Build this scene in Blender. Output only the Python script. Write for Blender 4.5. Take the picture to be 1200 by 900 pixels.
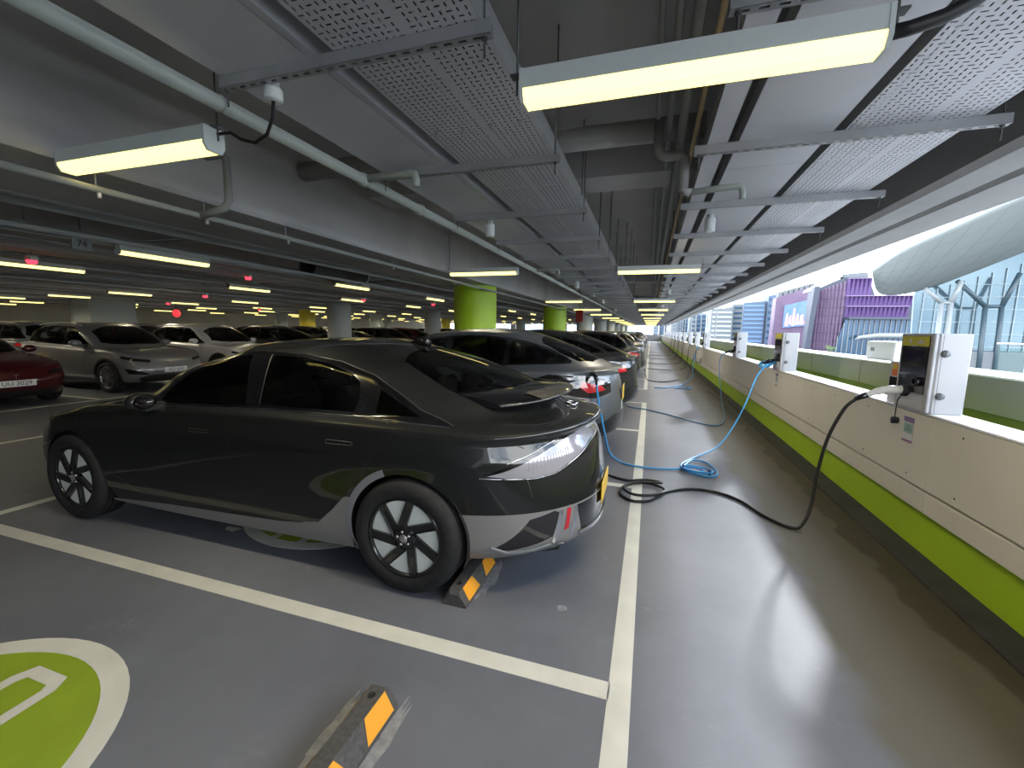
import bpy, bmesh, math, random
import numpy as np
from mathutils import Vector, Matrix
from mathutils.geometry import delaunay_2d_cdt
PI = math.pi
C = bpy.context.scene.collection
SC = bpy.context.scene
for o in list(bpy.data.objects): bpy.data.objects.remove(o)
random.seed(5)

# ---------------------------------------------------------------- camera
cam_d = bpy.data.cameras.new('camera'); cam = bpy.data.objects.new('camera', cam_d); C.objects.link(cam)
cam_d.sensor_width = 36; cam_d.sensor_fit = 'HORIZONTAL'; cam_d.lens = 15.0
cam_d.clip_start = .05; cam_d.clip_end = 2000
_x = Vector((0.95172582, 0.30651286, 0.01636561)); _y = Vector((-0.0541805, 0.11527302, 0.99185513)); _z = Vector((0.30212984, -0.94486084, 0.12631533))
R3 = Matrix((_x, _y, _z)).transposed()
cam.matrix_world = Matrix.Translation((0, 0, 1.60)) @ R3.to_4x4()
SC.camera = cam

# ---------------------------------------------------------------- world and exposure
SC.view_settings.view_transform = 'Standard'; SC.view_settings.look = 'None'
SC.view_settings.exposure = 1.65; SC.view_settings.gamma = 1; SC.view_settings.use_curve_mapping = False
W = bpy.data.worlds.new('sky'); SC.world = W; W.use_nodes = True
nt = W.node_tree; nt.nodes.clear()
out = nt.nodes.new('ShaderNodeOutputWorld'); bg = nt.nodes.new('ShaderNodeBackground')
tc = nt.nodes.new('ShaderNodeTexCoord'); mp = nt.nodes.new('ShaderNodeMapping'); nz = nt.nodes.new('ShaderNodeTexNoise')
mp.inputs['Scale'].default_value = (1, 1, 2.6); nz.inputs['Scale'].default_value = 2.2; nz.inputs['Detail'].default_value = 6; nz.inputs['Roughness'].default_value = .6
cr = nt.nodes.new('ShaderNodeValToRGB')
cr.color_ramp.elements[0].position = .41; cr.color_ramp.elements[0].color = (.16, .24, .36, 1)
cr.color_ramp.elements[1].position = .56; cr.color_ramp.elements[1].color = (.93, .97, 1, 1)
nt.links.new(tc.outputs['Generated'], mp.inputs['Vector']); nt.links.new(mp.outputs['Vector'], nz.inputs['Vector'])
nt.links.new(nz.outputs['Fac'], cr.inputs['Fac']); nt.links.new(cr.outputs['Color'], bg.inputs['Color'])
bg.inputs['Strength'].default_value = 3.0
nt.links.new(bg.outputs['Background'], out.inputs['Surface'])

LAMP_E = .9; LAMP_W = 42
sun_d = bpy.data.lights.new('sun', 'SUN'); sun_d.energy = 1.5; sun_d.angle = math.radians(3); sun_d.color = (.93, .96, 1)
sun = bpy.data.objects.new('sun', sun_d); C.objects.link(sun)
_d = Vector((-1, -2.0, -1.07)).normalized(); sun.rotation_euler = _d.to_track_quat('-Z', 'Y').to_euler()
# ---------------------------------------------------------------- materials
MATS = {}
def mat(name, col, rough=.5, metal=0., emit=None, es=1., coat=0., spec=.5, noise=None, bump=None, coatr=.03):
    if name in MATS: return MATS[name]
    m = bpy.data.materials.new(name); m.use_nodes = True; t = m.node_tree; b = t.nodes['Principled BSDF']
    b.inputs['Base Color'].default_value = (*col, 1); b.inputs['Roughness'].default_value = rough
    b.inputs['Metallic'].default_value = metal; b.inputs['Specular IOR Level'].default_value = spec
    b.inputs['Coat Weight'].default_value = coat; b.inputs['Coat Roughness'].default_value = coatr
    if emit: b.inputs['Emission Color'].default_value = (*emit, 1); b.inputs['Emission Strength'].default_value = es
    tcn = t.nodes.new('ShaderNodeTexCoord')
    if noise:   # (scale, amount, detail)
        n = t.nodes.new('ShaderNodeTexNoise'); n.inputs['Scale'].default_value = noise[0]; n.inputs['Detail'].default_value = noise[2]
        t.links.new(tcn.outputs['Object'], n.inputs['Vector'])
        r = t.nodes.new('ShaderNodeValToRGB'); a = noise[1]
        r.color_ramp.elements[0].position = .3; r.color_ramp.elements[1].position = .7
        r.color_ramp.elements[0].color = (*[c * (1 - a) for c in col], 1); r.color_ramp.elements[1].color = (*[min(1, c * (1 + a)) for c in col], 1)
        t.links.new(n.outputs['Fac'], r.inputs['Fac']); t.links.new(r.outputs['Color'], b.inputs['Base Color'])
    if bump:    # (scale, strength)
        n = t.nodes.new('ShaderNodeTexNoise'); n.inputs['Scale'].default_value = bump[0]; n.inputs['Detail'].default_value = 3
        t.links.new(tcn.outputs['Object'], n.inputs['Vector'])
        bp = t.nodes.new('ShaderNodeBump'); bp.inputs['Strength'].default_value = bump[1]; bp.inputs['Distance'].default_value = .01
        t.links.new(n.outputs['Fac'], bp.inputs['Height']); t.links.new(bp.outputs['Normal'], b.inputs['Normal'])
    MATS[name] = m; return m
def glass(name, tint, refl_rough=.02, ior=1.5, tmul=1.):
    if name in MATS: return MATS[name]
    m = bpy.data.materials.new(name); m.use_nodes = True; t = m.node_tree; t.nodes.clear()
    o = t.nodes.new('ShaderNodeOutputMaterial'); mx = t.nodes.new('ShaderNodeMixShader'); fr = t.nodes.new('ShaderNodeFresnel')
    tr = t.nodes.new('ShaderNodeBsdfTransparent'); gl = t.nodes.new('ShaderNodeBsdfGlossy')
    tr.inputs['Color'].default_value = (*tint, 1); gl.inputs['Roughness'].default_value = refl_rough; fr.inputs['IOR'].default_value = ior
    t.links.new(fr.outputs[0], mx.inputs[0]); t.links.new(tr.outputs[0], mx.inputs[1]); t.links.new(gl.outputs[0], mx.inputs[2]); t.links.new(mx.outputs[0], o.inputs[0])
    MATS[name] = m; return m

# ---------------------------------------------------------------- mesh builder
class MB:
    def __init__(s): s.v = []; s.f = []; s.m = []; s.mi = 0; s.sm = []; s.s = False
    def add(s, vs, fs):
        b = len(s.v); s.v += [tuple(v) for v in vs]
        for f in fs: s.f.append(tuple(b + i for i in f)); s.m.append(s.mi); s.sm.append(s.s)
        return s
    def box(s, x0, x1, y0, y1, z0, z1):
        v = [(x, y, z) for z in (z0, z1) for y in (y0, y1) for x in (x0, x1)]
        return s.add(v, [(0, 2, 3, 1), (4, 5, 7, 6), (0, 1, 5, 4), (2, 6, 7, 3), (0, 4, 6, 2), (1, 3, 7, 5)])
    def bbox(s, x0, x1, y0, y1, z0, z1, b=.01):       # box with chamfered edges
        xs = (x0, x1); ys = (y0, y1); zs = (z0, z1); vs = []; idx = {}
        for i in (0, 1):
            for j in (0, 1):
                for k in (0, 1):
                    sx = b * (1 - 2 * i); sy = b * (1 - 2 * j); sz = b * (1 - 2 * k)
                    for a in range(3):
                        p = [xs[i], ys[j], zs[k]]
                        for q, d in enumerate((sx, sy, sz)):
                            if q != a: p[q] += d
                        idx[(i, j, k, a)] = len(vs); vs.append(tuple(p))
        F = []
        for a in range(3):
            u, w = [q for q in range(3) if q != a]
            for e in (0, 1):
                loop = []
                for (p, q) in ((0, 0), (1, 0), (1, 1), (0, 1)):
                    c = [0, 0, 0]; c[a] = e; c[u] = p; c[w] = q; loop.append(idx[(*c, a)])
                F.append(loop)
        # edges
        for a in range(3):
            u, w = [q for q in range(3) if q != a]
            for p in (0, 1):
                for q in (0, 1):
                    c0 = [0, 0, 0]; c1 = [0, 0, 0]; c0[a] = 0; c1[a] = 1; c0[u] = c1[u] = p; c0[w] = c1[w] = q
                    F.append([idx[(*c0, u)], idx[(*c0, w)], idx[(*c1, w)], idx[(*c1, u)]])
        for i in (0, 1):
            for j in (0, 1):
                for k in (0, 1): F.append([idx[(i, j, k, a)] for a in range(3)])
        return s.add(vs, F)
    def tube(s, pts, r, n=8, caps=True):
        pts = [Vector(p) for p in pts]; N = len(pts); rs = r if isinstance(r, (list, tuple)) else [r] * N
        vs = []; fs = []; prev = None
        for i, p in enumerate(pts):
            d = (pts[min(i + 1, N - 1)] - pts[max(i - 1, 0)])
            d = d.normalized() if d.length > 1e-9 else Vector((0, 0, 1))
            if prev is None: a = d.orthogonal().normalized()
            else:
                a = prev - d * prev.dot(d); a = a.normalized() if a.length > 1e-6 else d.orthogonal().normalized()
            prev = a; b = d.cross(a)
            for k in range(n):
                t = 2 * PI * k / n; vs.append(p + (a * math.cos(t) + b * math.sin(t)) * rs[i])
        for i in range(N - 1):
            for k in range(n): fs.append((i * n + k, i * n + (k + 1) % n, (i + 1) * n + (k + 1) % n, (i + 1) * n + k))
        if caps: fs.append(tuple(range(n))[::-1]); fs.append(tuple((N - 1) * n + k for k in range(n)))
        sv = s.s; s.s = True; s.add(vs, fs); s.s = sv
        if caps: s.sm[-1] = s.sm[-2] = False
        return s
    def lathe(s, prof, c=(0, 0, 0), axis='z', n=24, smooth=True, a0=0, a1=2 * PI):
        vs = []; fs = []; M = len(prof); full = abs(a1 - a0 - 2 * PI) < 1e-6; K = n if full else n + 1
        for k in range(K):
            t = a0 + (a1 - a0) * k / n
            for r, h in prof:
                q = (r * math.cos(t), r * math.sin(t), h)
                if axis == 'y': q = (q[0], q[2], q[1])
                elif axis == 'x': q = (q[2], q[0], q[1])
                vs.append((q[0] + c[0], q[1] + c[1], q[2] + c[2]))
        for k in range(n):
            k2 = (k + 1) % n if full else k + 1
            for i in range(M - 1): fs.append((k * M + i, k2 * M + i, k2 * M + i + 1, k * M + i + 1))
        sv = s.s; s.s = smooth; s.add(vs, fs); s.s = sv; return s
    def prism(s, poly, z0, z1, axis='z'):            # poly in (a,b); extruded along axis
        def P(a, b, h): return (a, b, h) if axis == 'z' else ((a, h, b) if axis == 'y' else (h, a, b))
        n = len(poly); vs = [P(a, b, z0) for a, b in poly] + [P(a, b, z1) for a, b in poly]
        fs = [tuple(range(n))[::-1], tuple(range(n, 2 * n))] + [(i, (i + 1) % n, n + (i + 1) % n, n + i) for i in range(n)]
        return s.add(vs, fs)
    def mesh(s, name, mats, recalc=True):
        me = bpy.data.meshes.new(name); me.from_pydata(s.v, [], s.f)
        for m in (mats if isinstance(mats, (list, tuple)) else [mats]): me.materials.append(m)
        me.polygons.foreach_set('material_index', s.m); me.polygons.foreach_set('use_smooth', s.sm)
        if recalc:
            bm = bmesh.new(); bm.from_mesh(me); bmesh.ops.recalc_face_normals(bm, faces=bm.faces); bm.to_mesh(me); bm.free()
        me.update(); return me
    def obj(s, name, mats, parent=None, loc=None, recalc=True):
        return link(name, s.mesh(name, mats, recalc), parent, loc)
def link(name, me, parent=None, loc=None, rot=None):
    o = bpy.data.objects.new(name, me); C.objects.link(o)
    if parent is not None: o.parent = parent
    if loc is not None: o.location = loc
    if rot is not None: o.rotation_euler = rot
    return o
def tag(o, label, cat, group=None):
    o['label'] = label; o['category'] = cat
    if group: o['group'] = group
    return o
def thing(name, label, cat, loc=(0, 0, 0), rz=0, group=None):
    o = bpy.data.objects.new(name, None); C.objects.link(o); o.location = loc; o.rotation_euler = (0, 0, rz); o.empty_display_size = .1
    return tag(o, label, cat, group)
ORD = ['nearest', 'second', 'third', 'fourth', 'fifth', 'sixth', 'seventh', 'eighth', 'ninth', 'tenth']
def struct(o): o['kind'] = 'structure'; return o
def dup(root, loc, rz=0, label=None, group=None, parent=None):
    r = root.copy(); C.objects.link(r); r.location = loc; r.rotation_euler = (0, 0, rz)
    if label: r['label'] = label
    if group: r['group'] = group
    for ch in list(root.children):
        c = ch.copy(); C.objects.link(c); c.parent = r
        for g in ch.children: d = g.copy(); C.objects.link(d); d.parent = c
    return r
def text_mesh(name, body, size, material, extrude=.0008, align='CENTER', sx=1.0):
    cu = bpy.data.curves.new(name, 'FONT'); cu.body = body; cu.size = size; cu.extrude = extrude; cu.align_x = align; cu.align_y = 'CENTER'
    o = bpy.data.objects.new(name, cu); C.objects.link(o)
    dg = bpy.context.evaluated_depsgraph_get(); me = bpy.data.meshes.new_from_object(o.evaluated_get(dg)); bpy.data.objects.remove(o)
    me.materials.clear(); me.materials.append(material)
    if sx != 1:
        for v in me.vertices: v.co.x *= sx
    return me
# ---------------------------------------------------------------- car body surface
def akima(xk, Y, x):
    xk = np.asarray(xk, float); Y = np.asarray(Y, float); x = np.asarray(x, float)
    if Y.ndim == 1: Y = Y[:, None]; flat = True
    else: flat = False
    n = len(xk); d = np.diff(Y, axis=0) / np.diff(xk)[:, None]
    if n == 2: d = np.vstack([d, d])[:1]
    dd = np.vstack([3 * d[0] - 2 * d[1] if len(d) > 1 else d[0], 2 * d[0] - d[1] if len(d) > 1 else d[0], d, 2 * d[-1] - d[-2] if len(d) > 1 else d[0], 3 * d[-1] - 2 * d[-2] if len(d) > 1 else d[0]])
    w1 = np.abs(dd[3:] - dd[2:-1]) + .5 * np.abs(dd[3:] + dd[2:-1]); w2 = np.abs(dd[1:-2] - dd[:-3]) + .5 * np.abs(dd[1:-2] + dd[:-3])
    w1 += 1e-9; w2 += 1e-9
    t = (w1 * dd[1:-2] + w2 * dd[2:-1]) / (w1 + w2); t = t[:n]
    x = np.clip(x, xk[0], xk[-1]); i = np.clip(np.searchsorted(xk, x, side='right') - 1, 0, n - 2)
    h = (xk[i + 1] - xk[i])[:, None]; s = ((x - xk[i])[:, None]) / h
    r = Y[i] * (1 + 2 * s) * (1 - s)**2 + t[i] * h * s * (1 - s)**2 + Y[i + 1] * s * s * (3 - 2 * s) + t[i + 1] * h * s * s * (s - 1)
    return r[:, 0] if flat else r
class Surf:
    UF = .30; UR = .70
    def __init__(s, rows, NU=421, NV=201):
        u = np.linspace(0, 1, NU); cur = []; 
        for r in rows:
            xf, xr, Lf, Lr, nf, nr, wk, zk = r[:8]; crown = r[8] if len(r) > 8 else 0
            x = np.empty(NU); e = np.ones(NU)
            f = u <= s.UF; ph = u[f] / s.UF * PI / 2
            x[f] = xf + Lf * (1 - np.cos(ph)**(2 / nf)); e[f] = np.sin(ph)**(2 / nf)
            g = u >= s.UR; ph = (1 - u[g]) / (1 - s.UR) * PI / 2
            x[g] = xr - Lr * (1 - np.cos(ph)**(2 / nr)); e[g] = np.sin(ph)**(2 / nr)
            m = ~(f | g); x[m] = (xf + Lf) + (u[m] - s.UF) / (s.UR - s.UF) * ((xr - Lr) - (xf + Lf))
            wk = np.array(wk, float); zk = np.array(zk, float)
            w = akima(wk[:, 0], wk[:, 1], x) if len(wk) > 1 else np.full(NU, wk[0, 1])
            z = akima(zk[:, 0], zk[:, 1], x) if len(zk) > 1 else np.full(NU, zk[0, 1])
            if callable(crown): crown = crown(x)
            cur.append(np.stack([x, w * e, z + crown * (1 - e * e)], 1))
        A = np.array(cur); K = len(A)
        mir = A[[K - 2, K - 3]].copy(); mir[:, :, 1] *= -1; B = np.concatenate([A, mir])
        ch = np.maximum(np.linalg.norm(np.diff(B, axis=0), axis=2).mean(1), .02); vk = np.concatenate([[0], np.cumsum(ch)])
        s.vk = vk[:K] / vk[K - 1]; vk = vk / vk[K - 1]
        v = np.linspace(0, 1, NV)
        G = akima(vk, B.reshape(len(B), -1), v).reshape(NV, NU, 3)
        G[-1, :, 1] = 0; G[:, 0, 1] = 0; G[:, -1, 1] = 0
        s.G = G; s.u = u; s.v = v
        # normals, with mirrored padding at the symmetry plane
        P = np.concatenate([G[:, 1:3][:, ::-1] * [1, -1, 1], G, G[:, -3:-1][:, ::-1] * [1, -1, 1]], axis=1)
        P = np.concatenate([P, P[-3:-1][::-1] * [1, -1, 1]], axis=0)
        du = np.gradient(P, axis=1)[:-2, 2:-2]; dv = np.gradient(P, axis=0)[:-2, 2:-2]
        n = np.cross(du, dv); l = np.linalg.norm(n, axis=2, keepdims=True); n = n / np.maximum(l, 1e-12)
        c = G - np.array([0, 0, .5]); c[:, :, 0] *= .3
        sg = np.sign((n * c).sum(2).mean()); s.N = n * sg
    def ev(s, U, V, arr=None):
        G = s.G if arr is None else arr; NV, NU = G.shape[:2]
        fu = np.clip(np.asarray(U) * (NU - 1), 0, NU - 1.000001); fv = np.clip(np.asarray(V) * (NV - 1), 0, NV - 1.000001)
        i = fu.astype(int); j = fv.astype(int); a = (fu - i)[:, None]; b = (fv - j)[:, None]
        return G[j, i] * (1 - a) * (1 - b) + G[j, i + 1] * a * (1 - b) + G[j + 1, i] * (1 - a) * b + G[j + 1, i + 1] * a * b
    def nrm(s, U, V):
        n = s.ev(U, V, s.N); return n / np.maximum(np.linalg.norm(n, axis=1, keepdims=True), 1e-9)
    def inv(s, proj, pts):
        ax = {'side': (0, 2), 'rear': (1, 2), 'front': (1, 2), 'top': (0, 1)}[proj]
        G = s.G; N = s.N; x = G[:, :, 0]
        # each projection sees only the surface that faces it
        mk = {'side': N[:, :, 1] > .02, 'rear': N[:, :, 0] > .06, 'front': N[:, :, 0] < -.06, 'top': N[:, :, 2] > .1}[proj]
        jj, ii = np.nonzero(mk); Q = G[jj, ii][:, ax]; res = []
        for p in np.asarray(pts, float):
            d = ((Q - p)**2).sum(1); k = np.argmin(d); uv = np.array([s.u[ii[k]], s.v[jj[k]]])
            for _ in range(4):
                e = 1e-3; q = s.ev([uv[0]], [uv[1]])[0][list(ax)]
                qu = (s.ev([min(uv[0] + e, 1)], [uv[1]])[0][list(ax)] - s.ev([max(uv[0] - e, 0)], [uv[1]])[0][list(ax)]) / (2 * e)
                qv = (s.ev([uv[0]], [min(uv[1] + e, 1)])[0][list(ax)] - s.ev([uv[0]], [max(uv[1] - e, 0)])[0][list(ax)]) / (2 * e)
                J = np.array([qu, qv]).T
                if abs(np.linalg.det(J)) < 1e-5: break
                st = np.linalg.solve(J, p - q); st = np.clip(st, -.02, .02); uv = np.clip(uv + st, 0, 1)
            res.append(uv)
        return np.array(res)
def densify(poly, step, closed=True):
    o = []; n = len(poly)
    for i in range(n if closed else n - 1):
        a = np.array(poly[i], float); b = np.array(poly[(i + 1) % n], float); k = max(1, int(np.linalg.norm(b - a) / step))
        for j in range(k): o.append(a + (b - a) * j / k)
    if not closed: o.append(np.array(poly[-1], float))
    return np.array(o)
def smoothpoly(poly, it=2, keep=()):                   # corner cutting (Chaikin)
    P = [np.array(p, float) for p in poly]
    for _ in range(it):
        Q = []
        for i in range(len(P)):
            a = P[i]; b = P[(i + 1) % len(P)]; Q += [a * .8 + b * .2, a * .2 + b * .8]
        P = Q
    return P
def inpoly(P, Q):                                      # Q (n,2) in polygon P
    x, y = Q[:, 0], Q[:, 1]; r = np.zeros(len(Q), bool); n = len(P)
    for i in range(n):
        x1, y1 = P[i]; x2, y2 = P[(i + 1) % n]
        if y1 == y2: continue
        c = ((y1 > y) != (y2 > y)) & (x < (x2 - x1) * (y - y1) / (y2 - y1) + x1); r ^= c
    return r
def build_body(S, feats, root, cuts, base='body', res=(150, 56)):
    """feats: list of dict(name, proj, poly, mats, off, side) ; earlier wins. side: 'both' joined, 'split' separate left/right objects"""
    us = np.linspace(0, 1, res[0]); vs = np.linspace(0, 1, res[1]); SU = 5.2; SV = 2.0
    uu, vv = np.meshgrid(us, vs); pts = [np.stack([uu.ravel() * SU, vv.ravel() * SV], 1)]
    n0 = len(pts[0]); edges = []; polys = []; k = n0
    for f in cuts + feats:
        if 'uvpoly' in f: q = densify(f['uvpoly'], .01)
        else: q = S.inv(f['proj'], densify(f['poly'], f.get('step', .03)))
        keep = [0]
        for i in range(1, len(q)):
            if np.abs(q[i] - q[keep[-1]]).max() > 4e-4: keep.append(i)
        q = q[keep]; f['uv'] = q
        q2 = q * [SU, SV]; m = len(q2); pts.append(q2); edges += [(k + i, k + (i + 1) % m) for i in range(m)]; k += m; polys.append((f, q2))
    P = np.concatenate(pts)
    r = delaunay_2d_cdt([Vector(p) for p in P], edges, [], 0, 1e-6)
    V2 = np.array([tuple(v) for v in r[0]]); F = np.array([f for f in r[2]])
    cen = V2[F].mean(1); lab = np.full(len(F), -1)
    for i in range(len(polys) - 1, -1, -1):
        lab[inpoly(polys[i][1], cen)] = i
    ng = len(cuts); U = V2[:, 0] / SU; Vv = V2[:, 1] / SV
    X = S.ev(U, Vv); N = S.nrm(U, Vv)
    objs = {}
    def emit(name, sel, off, material, sides, parent, lbl=None, rim=.0):
        fs = F[sel]
        if not len(fs): return
        used, inv_ = np.unique(fs, return_inverse=True); fs = inv_.reshape(-1, 3); x = X[used] + N[used] * off; n = N[used]
        a = x[fs]; fn = np.cross(a[:, 1] - a[:, 0], a[:, 2] - a[:, 0]); fl_ = (fn * n[fs].mean(1)).sum(1) < 0; fs[fl_] = fs[fl_][:, ::-1]
        ar = np.linalg.norm(fn, axis=1); fs = fs[ar > 1e-9]
        res_ = []
        if rim:      # give the panel an edge: border extruded inwards
            from collections import Counter
            ec = Counter(); 
            for t in fs:
                for i in range(3): ec[(t[i], t[(i + 1) % 3])] += 1
            bd = [(a_, b_) for (a_, b_) in ec if (b_, a_) not in ec]
            bv = sorted({a_ for e_ in bd for a_ in e_}); mp_ = {b_: len(x) + i for i, b_ in enumerate(bv)}
            x = np.concatenate([x, x[bv] - n[bv] * rim]); nb = n[bv]; n = np.concatenate([n, nb])
            ex = [(b_, a_, mp_[a_]) for a_, b_ in bd] + [(b_, mp_[a_], mp_[b_]) for a_, b_ in bd]
            fs = np.concatenate([fs, np.array(ex)]) if ex else fs
        xm = x * [1, -1, 1]; nm = n * [1, -1, 1]
        parts = [(x, n, fs)], [(xm, nm, fs[:, ::-1])]
        groups = [parts[0] + parts[1]] if sides == 'both' else [parts[0], parts[1]]
        for g in groups:
            xs = np.concatenate([p[0] for p in g]); ns = np.concatenate([p[1] for p in g]); o_ = 0; ff = []
            for p in g: ff.append(p[2] + o_); o_ += len(p[0])
            ff = np.concatenate(ff)
            me = bpy.data.meshes.new(name); me.from_pydata(xs.tolist(), [], ff.tolist()); me.materials.append(material)
            me.polygons.foreach_set('use_smooth', [True] * len(ff)); me.normals_split_custom_set_from_vertices(ns.tolist())
            o = link(name, me, parent)
            if lbl: o['label'] = lbl
            res_.append(o)
        return res_
    for i, (f, q) in enumerate(polys):
        if i < ng: continue
        r_ = emit(f['name'], lab == i, f.get('off', 0), f['mat'], f.get('side', 'both'), f.get('parent') or root, f.get('label'), f.get('rim', 0))
        objs.setdefault(f['name'], []).extend(r_ or [])
    b = emit('body_shell', lab == -1, 0, base, 'both', root)
    return objs, b
def ribbon(S, mb, proj, line, w, off, closed=False, step=.03, mir=True):   # thin strip lying on the body
    uv = S.inv(proj, densify(line, step, closed)); X = S.ev(uv[:, 0], uv[:, 1]); N = S.nrm(uv[:, 0], uv[:, 1])
    n = len(X); T = np.array([X[(i + 1) % n if closed else min(i + 1, n - 1)] - X[(i - 1) % n if closed else max(i - 1, 0)] for i in range(n)])
    T /= np.maximum(np.linalg.norm(T, axis=1, keepdims=True), 1e-9); B = np.cross(N, T)
    a = X + B * w / 2 + N * off * .2; b = X - B * w / 2 + N * off * .2; c = X + N * off
    for sg in ((1, -1) if mir else (1,)):
        m = np.array([1, sg, 1]); vs = np.concatenate([a * m, c * m, b * m]).tolist(); fs = []
        for i in range(n if closed else n - 1):
            j = (i + 1) % n; fs += [(i, j, n + j, n + i), (n + i, n + j, 2 * n + j, 2 * n + i)]
        mb.add(vs, fs)
def arc(cx, cz, r, a0, a1, n=16): return [(cx + r * math.cos(a0 + (a1 - a0) * i / n), cz + r * math.sin(a0 + (a1 - a0) * i / n)) for i in range(n + 1)]
def mkrows(p):
    fx, rx, Wd, zb = p['fx'], p['rx'], p['W'], p['zb']; cx, cz = p['cowl']; tx = p['tx']; bx = p['bx']; ex, ez = p['blbase']
    hn = p['nose']; lip = p['lip']; bf, bm, br = p['belt']; tw = p['tw']; rl = p['rl']; rla = np.array(rl, float)
    fn, fr = p.get('nf', 2.6), p.get('nr', 2.6); LF = p.get('Lf', .62); LR = p.get('Lr', .62); lx = p.get('lipx', .05); hb = p.get('hip', 0); wr = p.get('wr', 0)
    def wk(w, f=.0, r=.0): return [(fx, w - .05 - f), (fx + .5, w - .02 - f), (-1.4, w), (0, w - .006), (1.3, w + hb - r * .5), (rx - .5, w - .03 - r), (rx, w - .08 - r)]
    def rz(x): return float(akima(rla[:, 0], rla[:, 1], np.array([x]))[0])
    R = []
    R.append((fx + .12, rx - p.get('l0', .16), LF, LR, fn, fr, wk(Wd - .06, 0, wr), [(fx, zb + .04), (fx + .7, zb + .02), (-1, zb), (1.2, zb + .01), (rx - .6, zb + .05), (rx, zb + p.get('zr0', .13))]))
    R.append((fx + .04, rx - p.get('l1', .05), LF, LR, fn, fr, wk(Wd - .02, 0, wr), [(fx, zb + .13), (-1, zb + .12), (1.2, zb + .13), (rx, zb + p.get('zr0', .13) + .08)]))
    R.append((fx, rx, LF, LR, fn, fr, wk(Wd, 0, wr), [(fx, .5), (-1, .52), (1.2, .55), (rx, .58)]))
    R.append((fx + .05, rx - p.get('l3', .02), LF, LR, fn, fr, wk(Wd - .004, 0, wr * .6), [(fx, hn - .12), (fx + .6, .74), (-1, .78), (1.2, .80), (rx - .5, lip - .20), (rx, lip - .16)]))
    if 'l3b' in p: R.append((fx + .13, rx - p['l3b'], LF + .04, LR, fn, fr, wk(Wd - .018, 0, wr * .6), [(fx, hn - .03), (fx + .6, .835), (-1.2, .86), (0, .90), (1.2, .91), (rx - .5, lip - .06), (rx, lip - .045)]))
    R.append((fx + .17, rx - lx, LF + .05, LR - .02, fn, fr, wk(Wd - .03, 0, wr * .6), [(fx + .1, hn), (fx + .5, hn + .12), (-1.3, bf - .10), (0, bm - .08), (1.3, br - .07), (rx - .55, lip - .015), (rx, lip)], p.get('lipc', 0)))
    m = (fx + .17) * .62 + cx * .38; q = rx * .45 + ex * .55 - lx * .3
    R.append((m, q, LF + .18, LR + .1, fn, fr, wk(Wd - .075, 0, .02 + wr * .5), [(fx, hn + .06), (m, p.get('hmid', (hn + cz) / 2 + .03)), (-1.2, bf - .045), (0, bm - .035), (1.3, br - .025), (q, p.get('dmid', lip * .55 + ez * .45))], .015))
    R.append((cx, ex, .62, p.get('blL', .62), 2.3, 2.3, [(cx, Wd - .16), (-.5, Wd - .12), (0, Wd - .10), (1.2, Wd - .105), (ex, Wd - p.get('blin', .2))], [(cx, cz), (cx + .55, bf), (0, bm), (1.2, br), (ex, ez)]))
    a = .5
    R.append((cx * (1 - a) + tx * a, ex * (1 - a) + bx * a, .5, p.get('blL', .62) - .06, 2.3, 2.3, [(cx, (Wd - .14) * .45 + tw * .55 + .01), (0, (Wd - .10) * .48 + tw * .52 + .02), (ex, (Wd - .16) * .45 + tw * .55 + .01)],
             [(cx * .5 + tx * .5, (cz + rz(tx)) / 2 + p.get('wsm', .01)), (0, (bm + rz(0) - .08) / 2 + .02), (.9, (br + rz(.9) - .08) / 2 + .02), (ex * .5 + bx * .5, (ez + rz(bx)) / 2 + p.get('blm', .015))]))
    for dx, f, d, L in ((0, 1, .085, .4), (.07, .84, .035, .3), (.13, .5, .008, .2), (.15, .0001, 0, .1)):
        R.append((tx + dx, bx - dx, L, L + .05, 2.3, 2.3, [(tx, tw * f), (.5, tw * f), (bx, (tw - .03) * f)] if f > .1 else [(0, .0001)], [(x, z - d) for x, z in rl], d))
    return R
PAINT_BLACK = mat('paint_black', (.0045, .0055, .0058), .6, 0, coat=1., coatr=.02, spec=.2)
PAINT_GREY = mat('paint_grey', (.12, .135, .155), .4, .55, coat=1.)
PAINT_SILVER = mat('paint_silver', (.17, .175, .18), .4, .3, coat=1.)
PAINT_WHITE = mat('paint_white', (.62, .62, .6), .4, 0, coat=1.)
PAINT_RED = mat('paint_red', (.06, .002, .007), .35, .2, coat=1.)
PAINT_BLUE = mat('paint_dark_blue', (.02, .035, .08), .35, .2, coat=1.)
PAINT_DARK = mat('paint_dark_grey', (.03, .032, .034), .35, .2, coat=1.)
CLAD_GREY = mat('cladding_grey', (.27, .265, .26), .4, .35)
RUBBER = mat('tyre_rubber', (.022, .022, .023), .75, 0, spec=.25, noise=(30, .2, 2))
BLACK_PLASTIC = mat('black_plastic', (.012, .012, .013), .45)
GLOSS_BLACK = mat('gloss_black', (.004, .004, .005), .12, coat=.6)
RIM_BLACK = mat('rim_black', (.012, .013, .014), .25, .2, coat=.6)
RIM_PALE = mat('rim_insert_pale', (.78, .80, .76), .5)
RIM_SILVER = mat('rim_silver', (.35, .36, .37), .3, .8)
CHROME = mat('chrome', (.75, .76, .78), .12, 1.)
SATIN = mat('satin_metal', (.5, .5, .5), .3, .9)
SHUT = mat('shut_line', (.002, .002, .002), .8)
LENS_CLEAR = mat('lens_clear', (.33, .33, .38), .12, .25, coat=1.)
LENS_RED = mat('lens_red', (.5, .012, .02), .15, 0, coat=1.)
LENS_DARK = mat('lens_dark', (.012, .010, .012), .06, 0, coat=1.)
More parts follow.
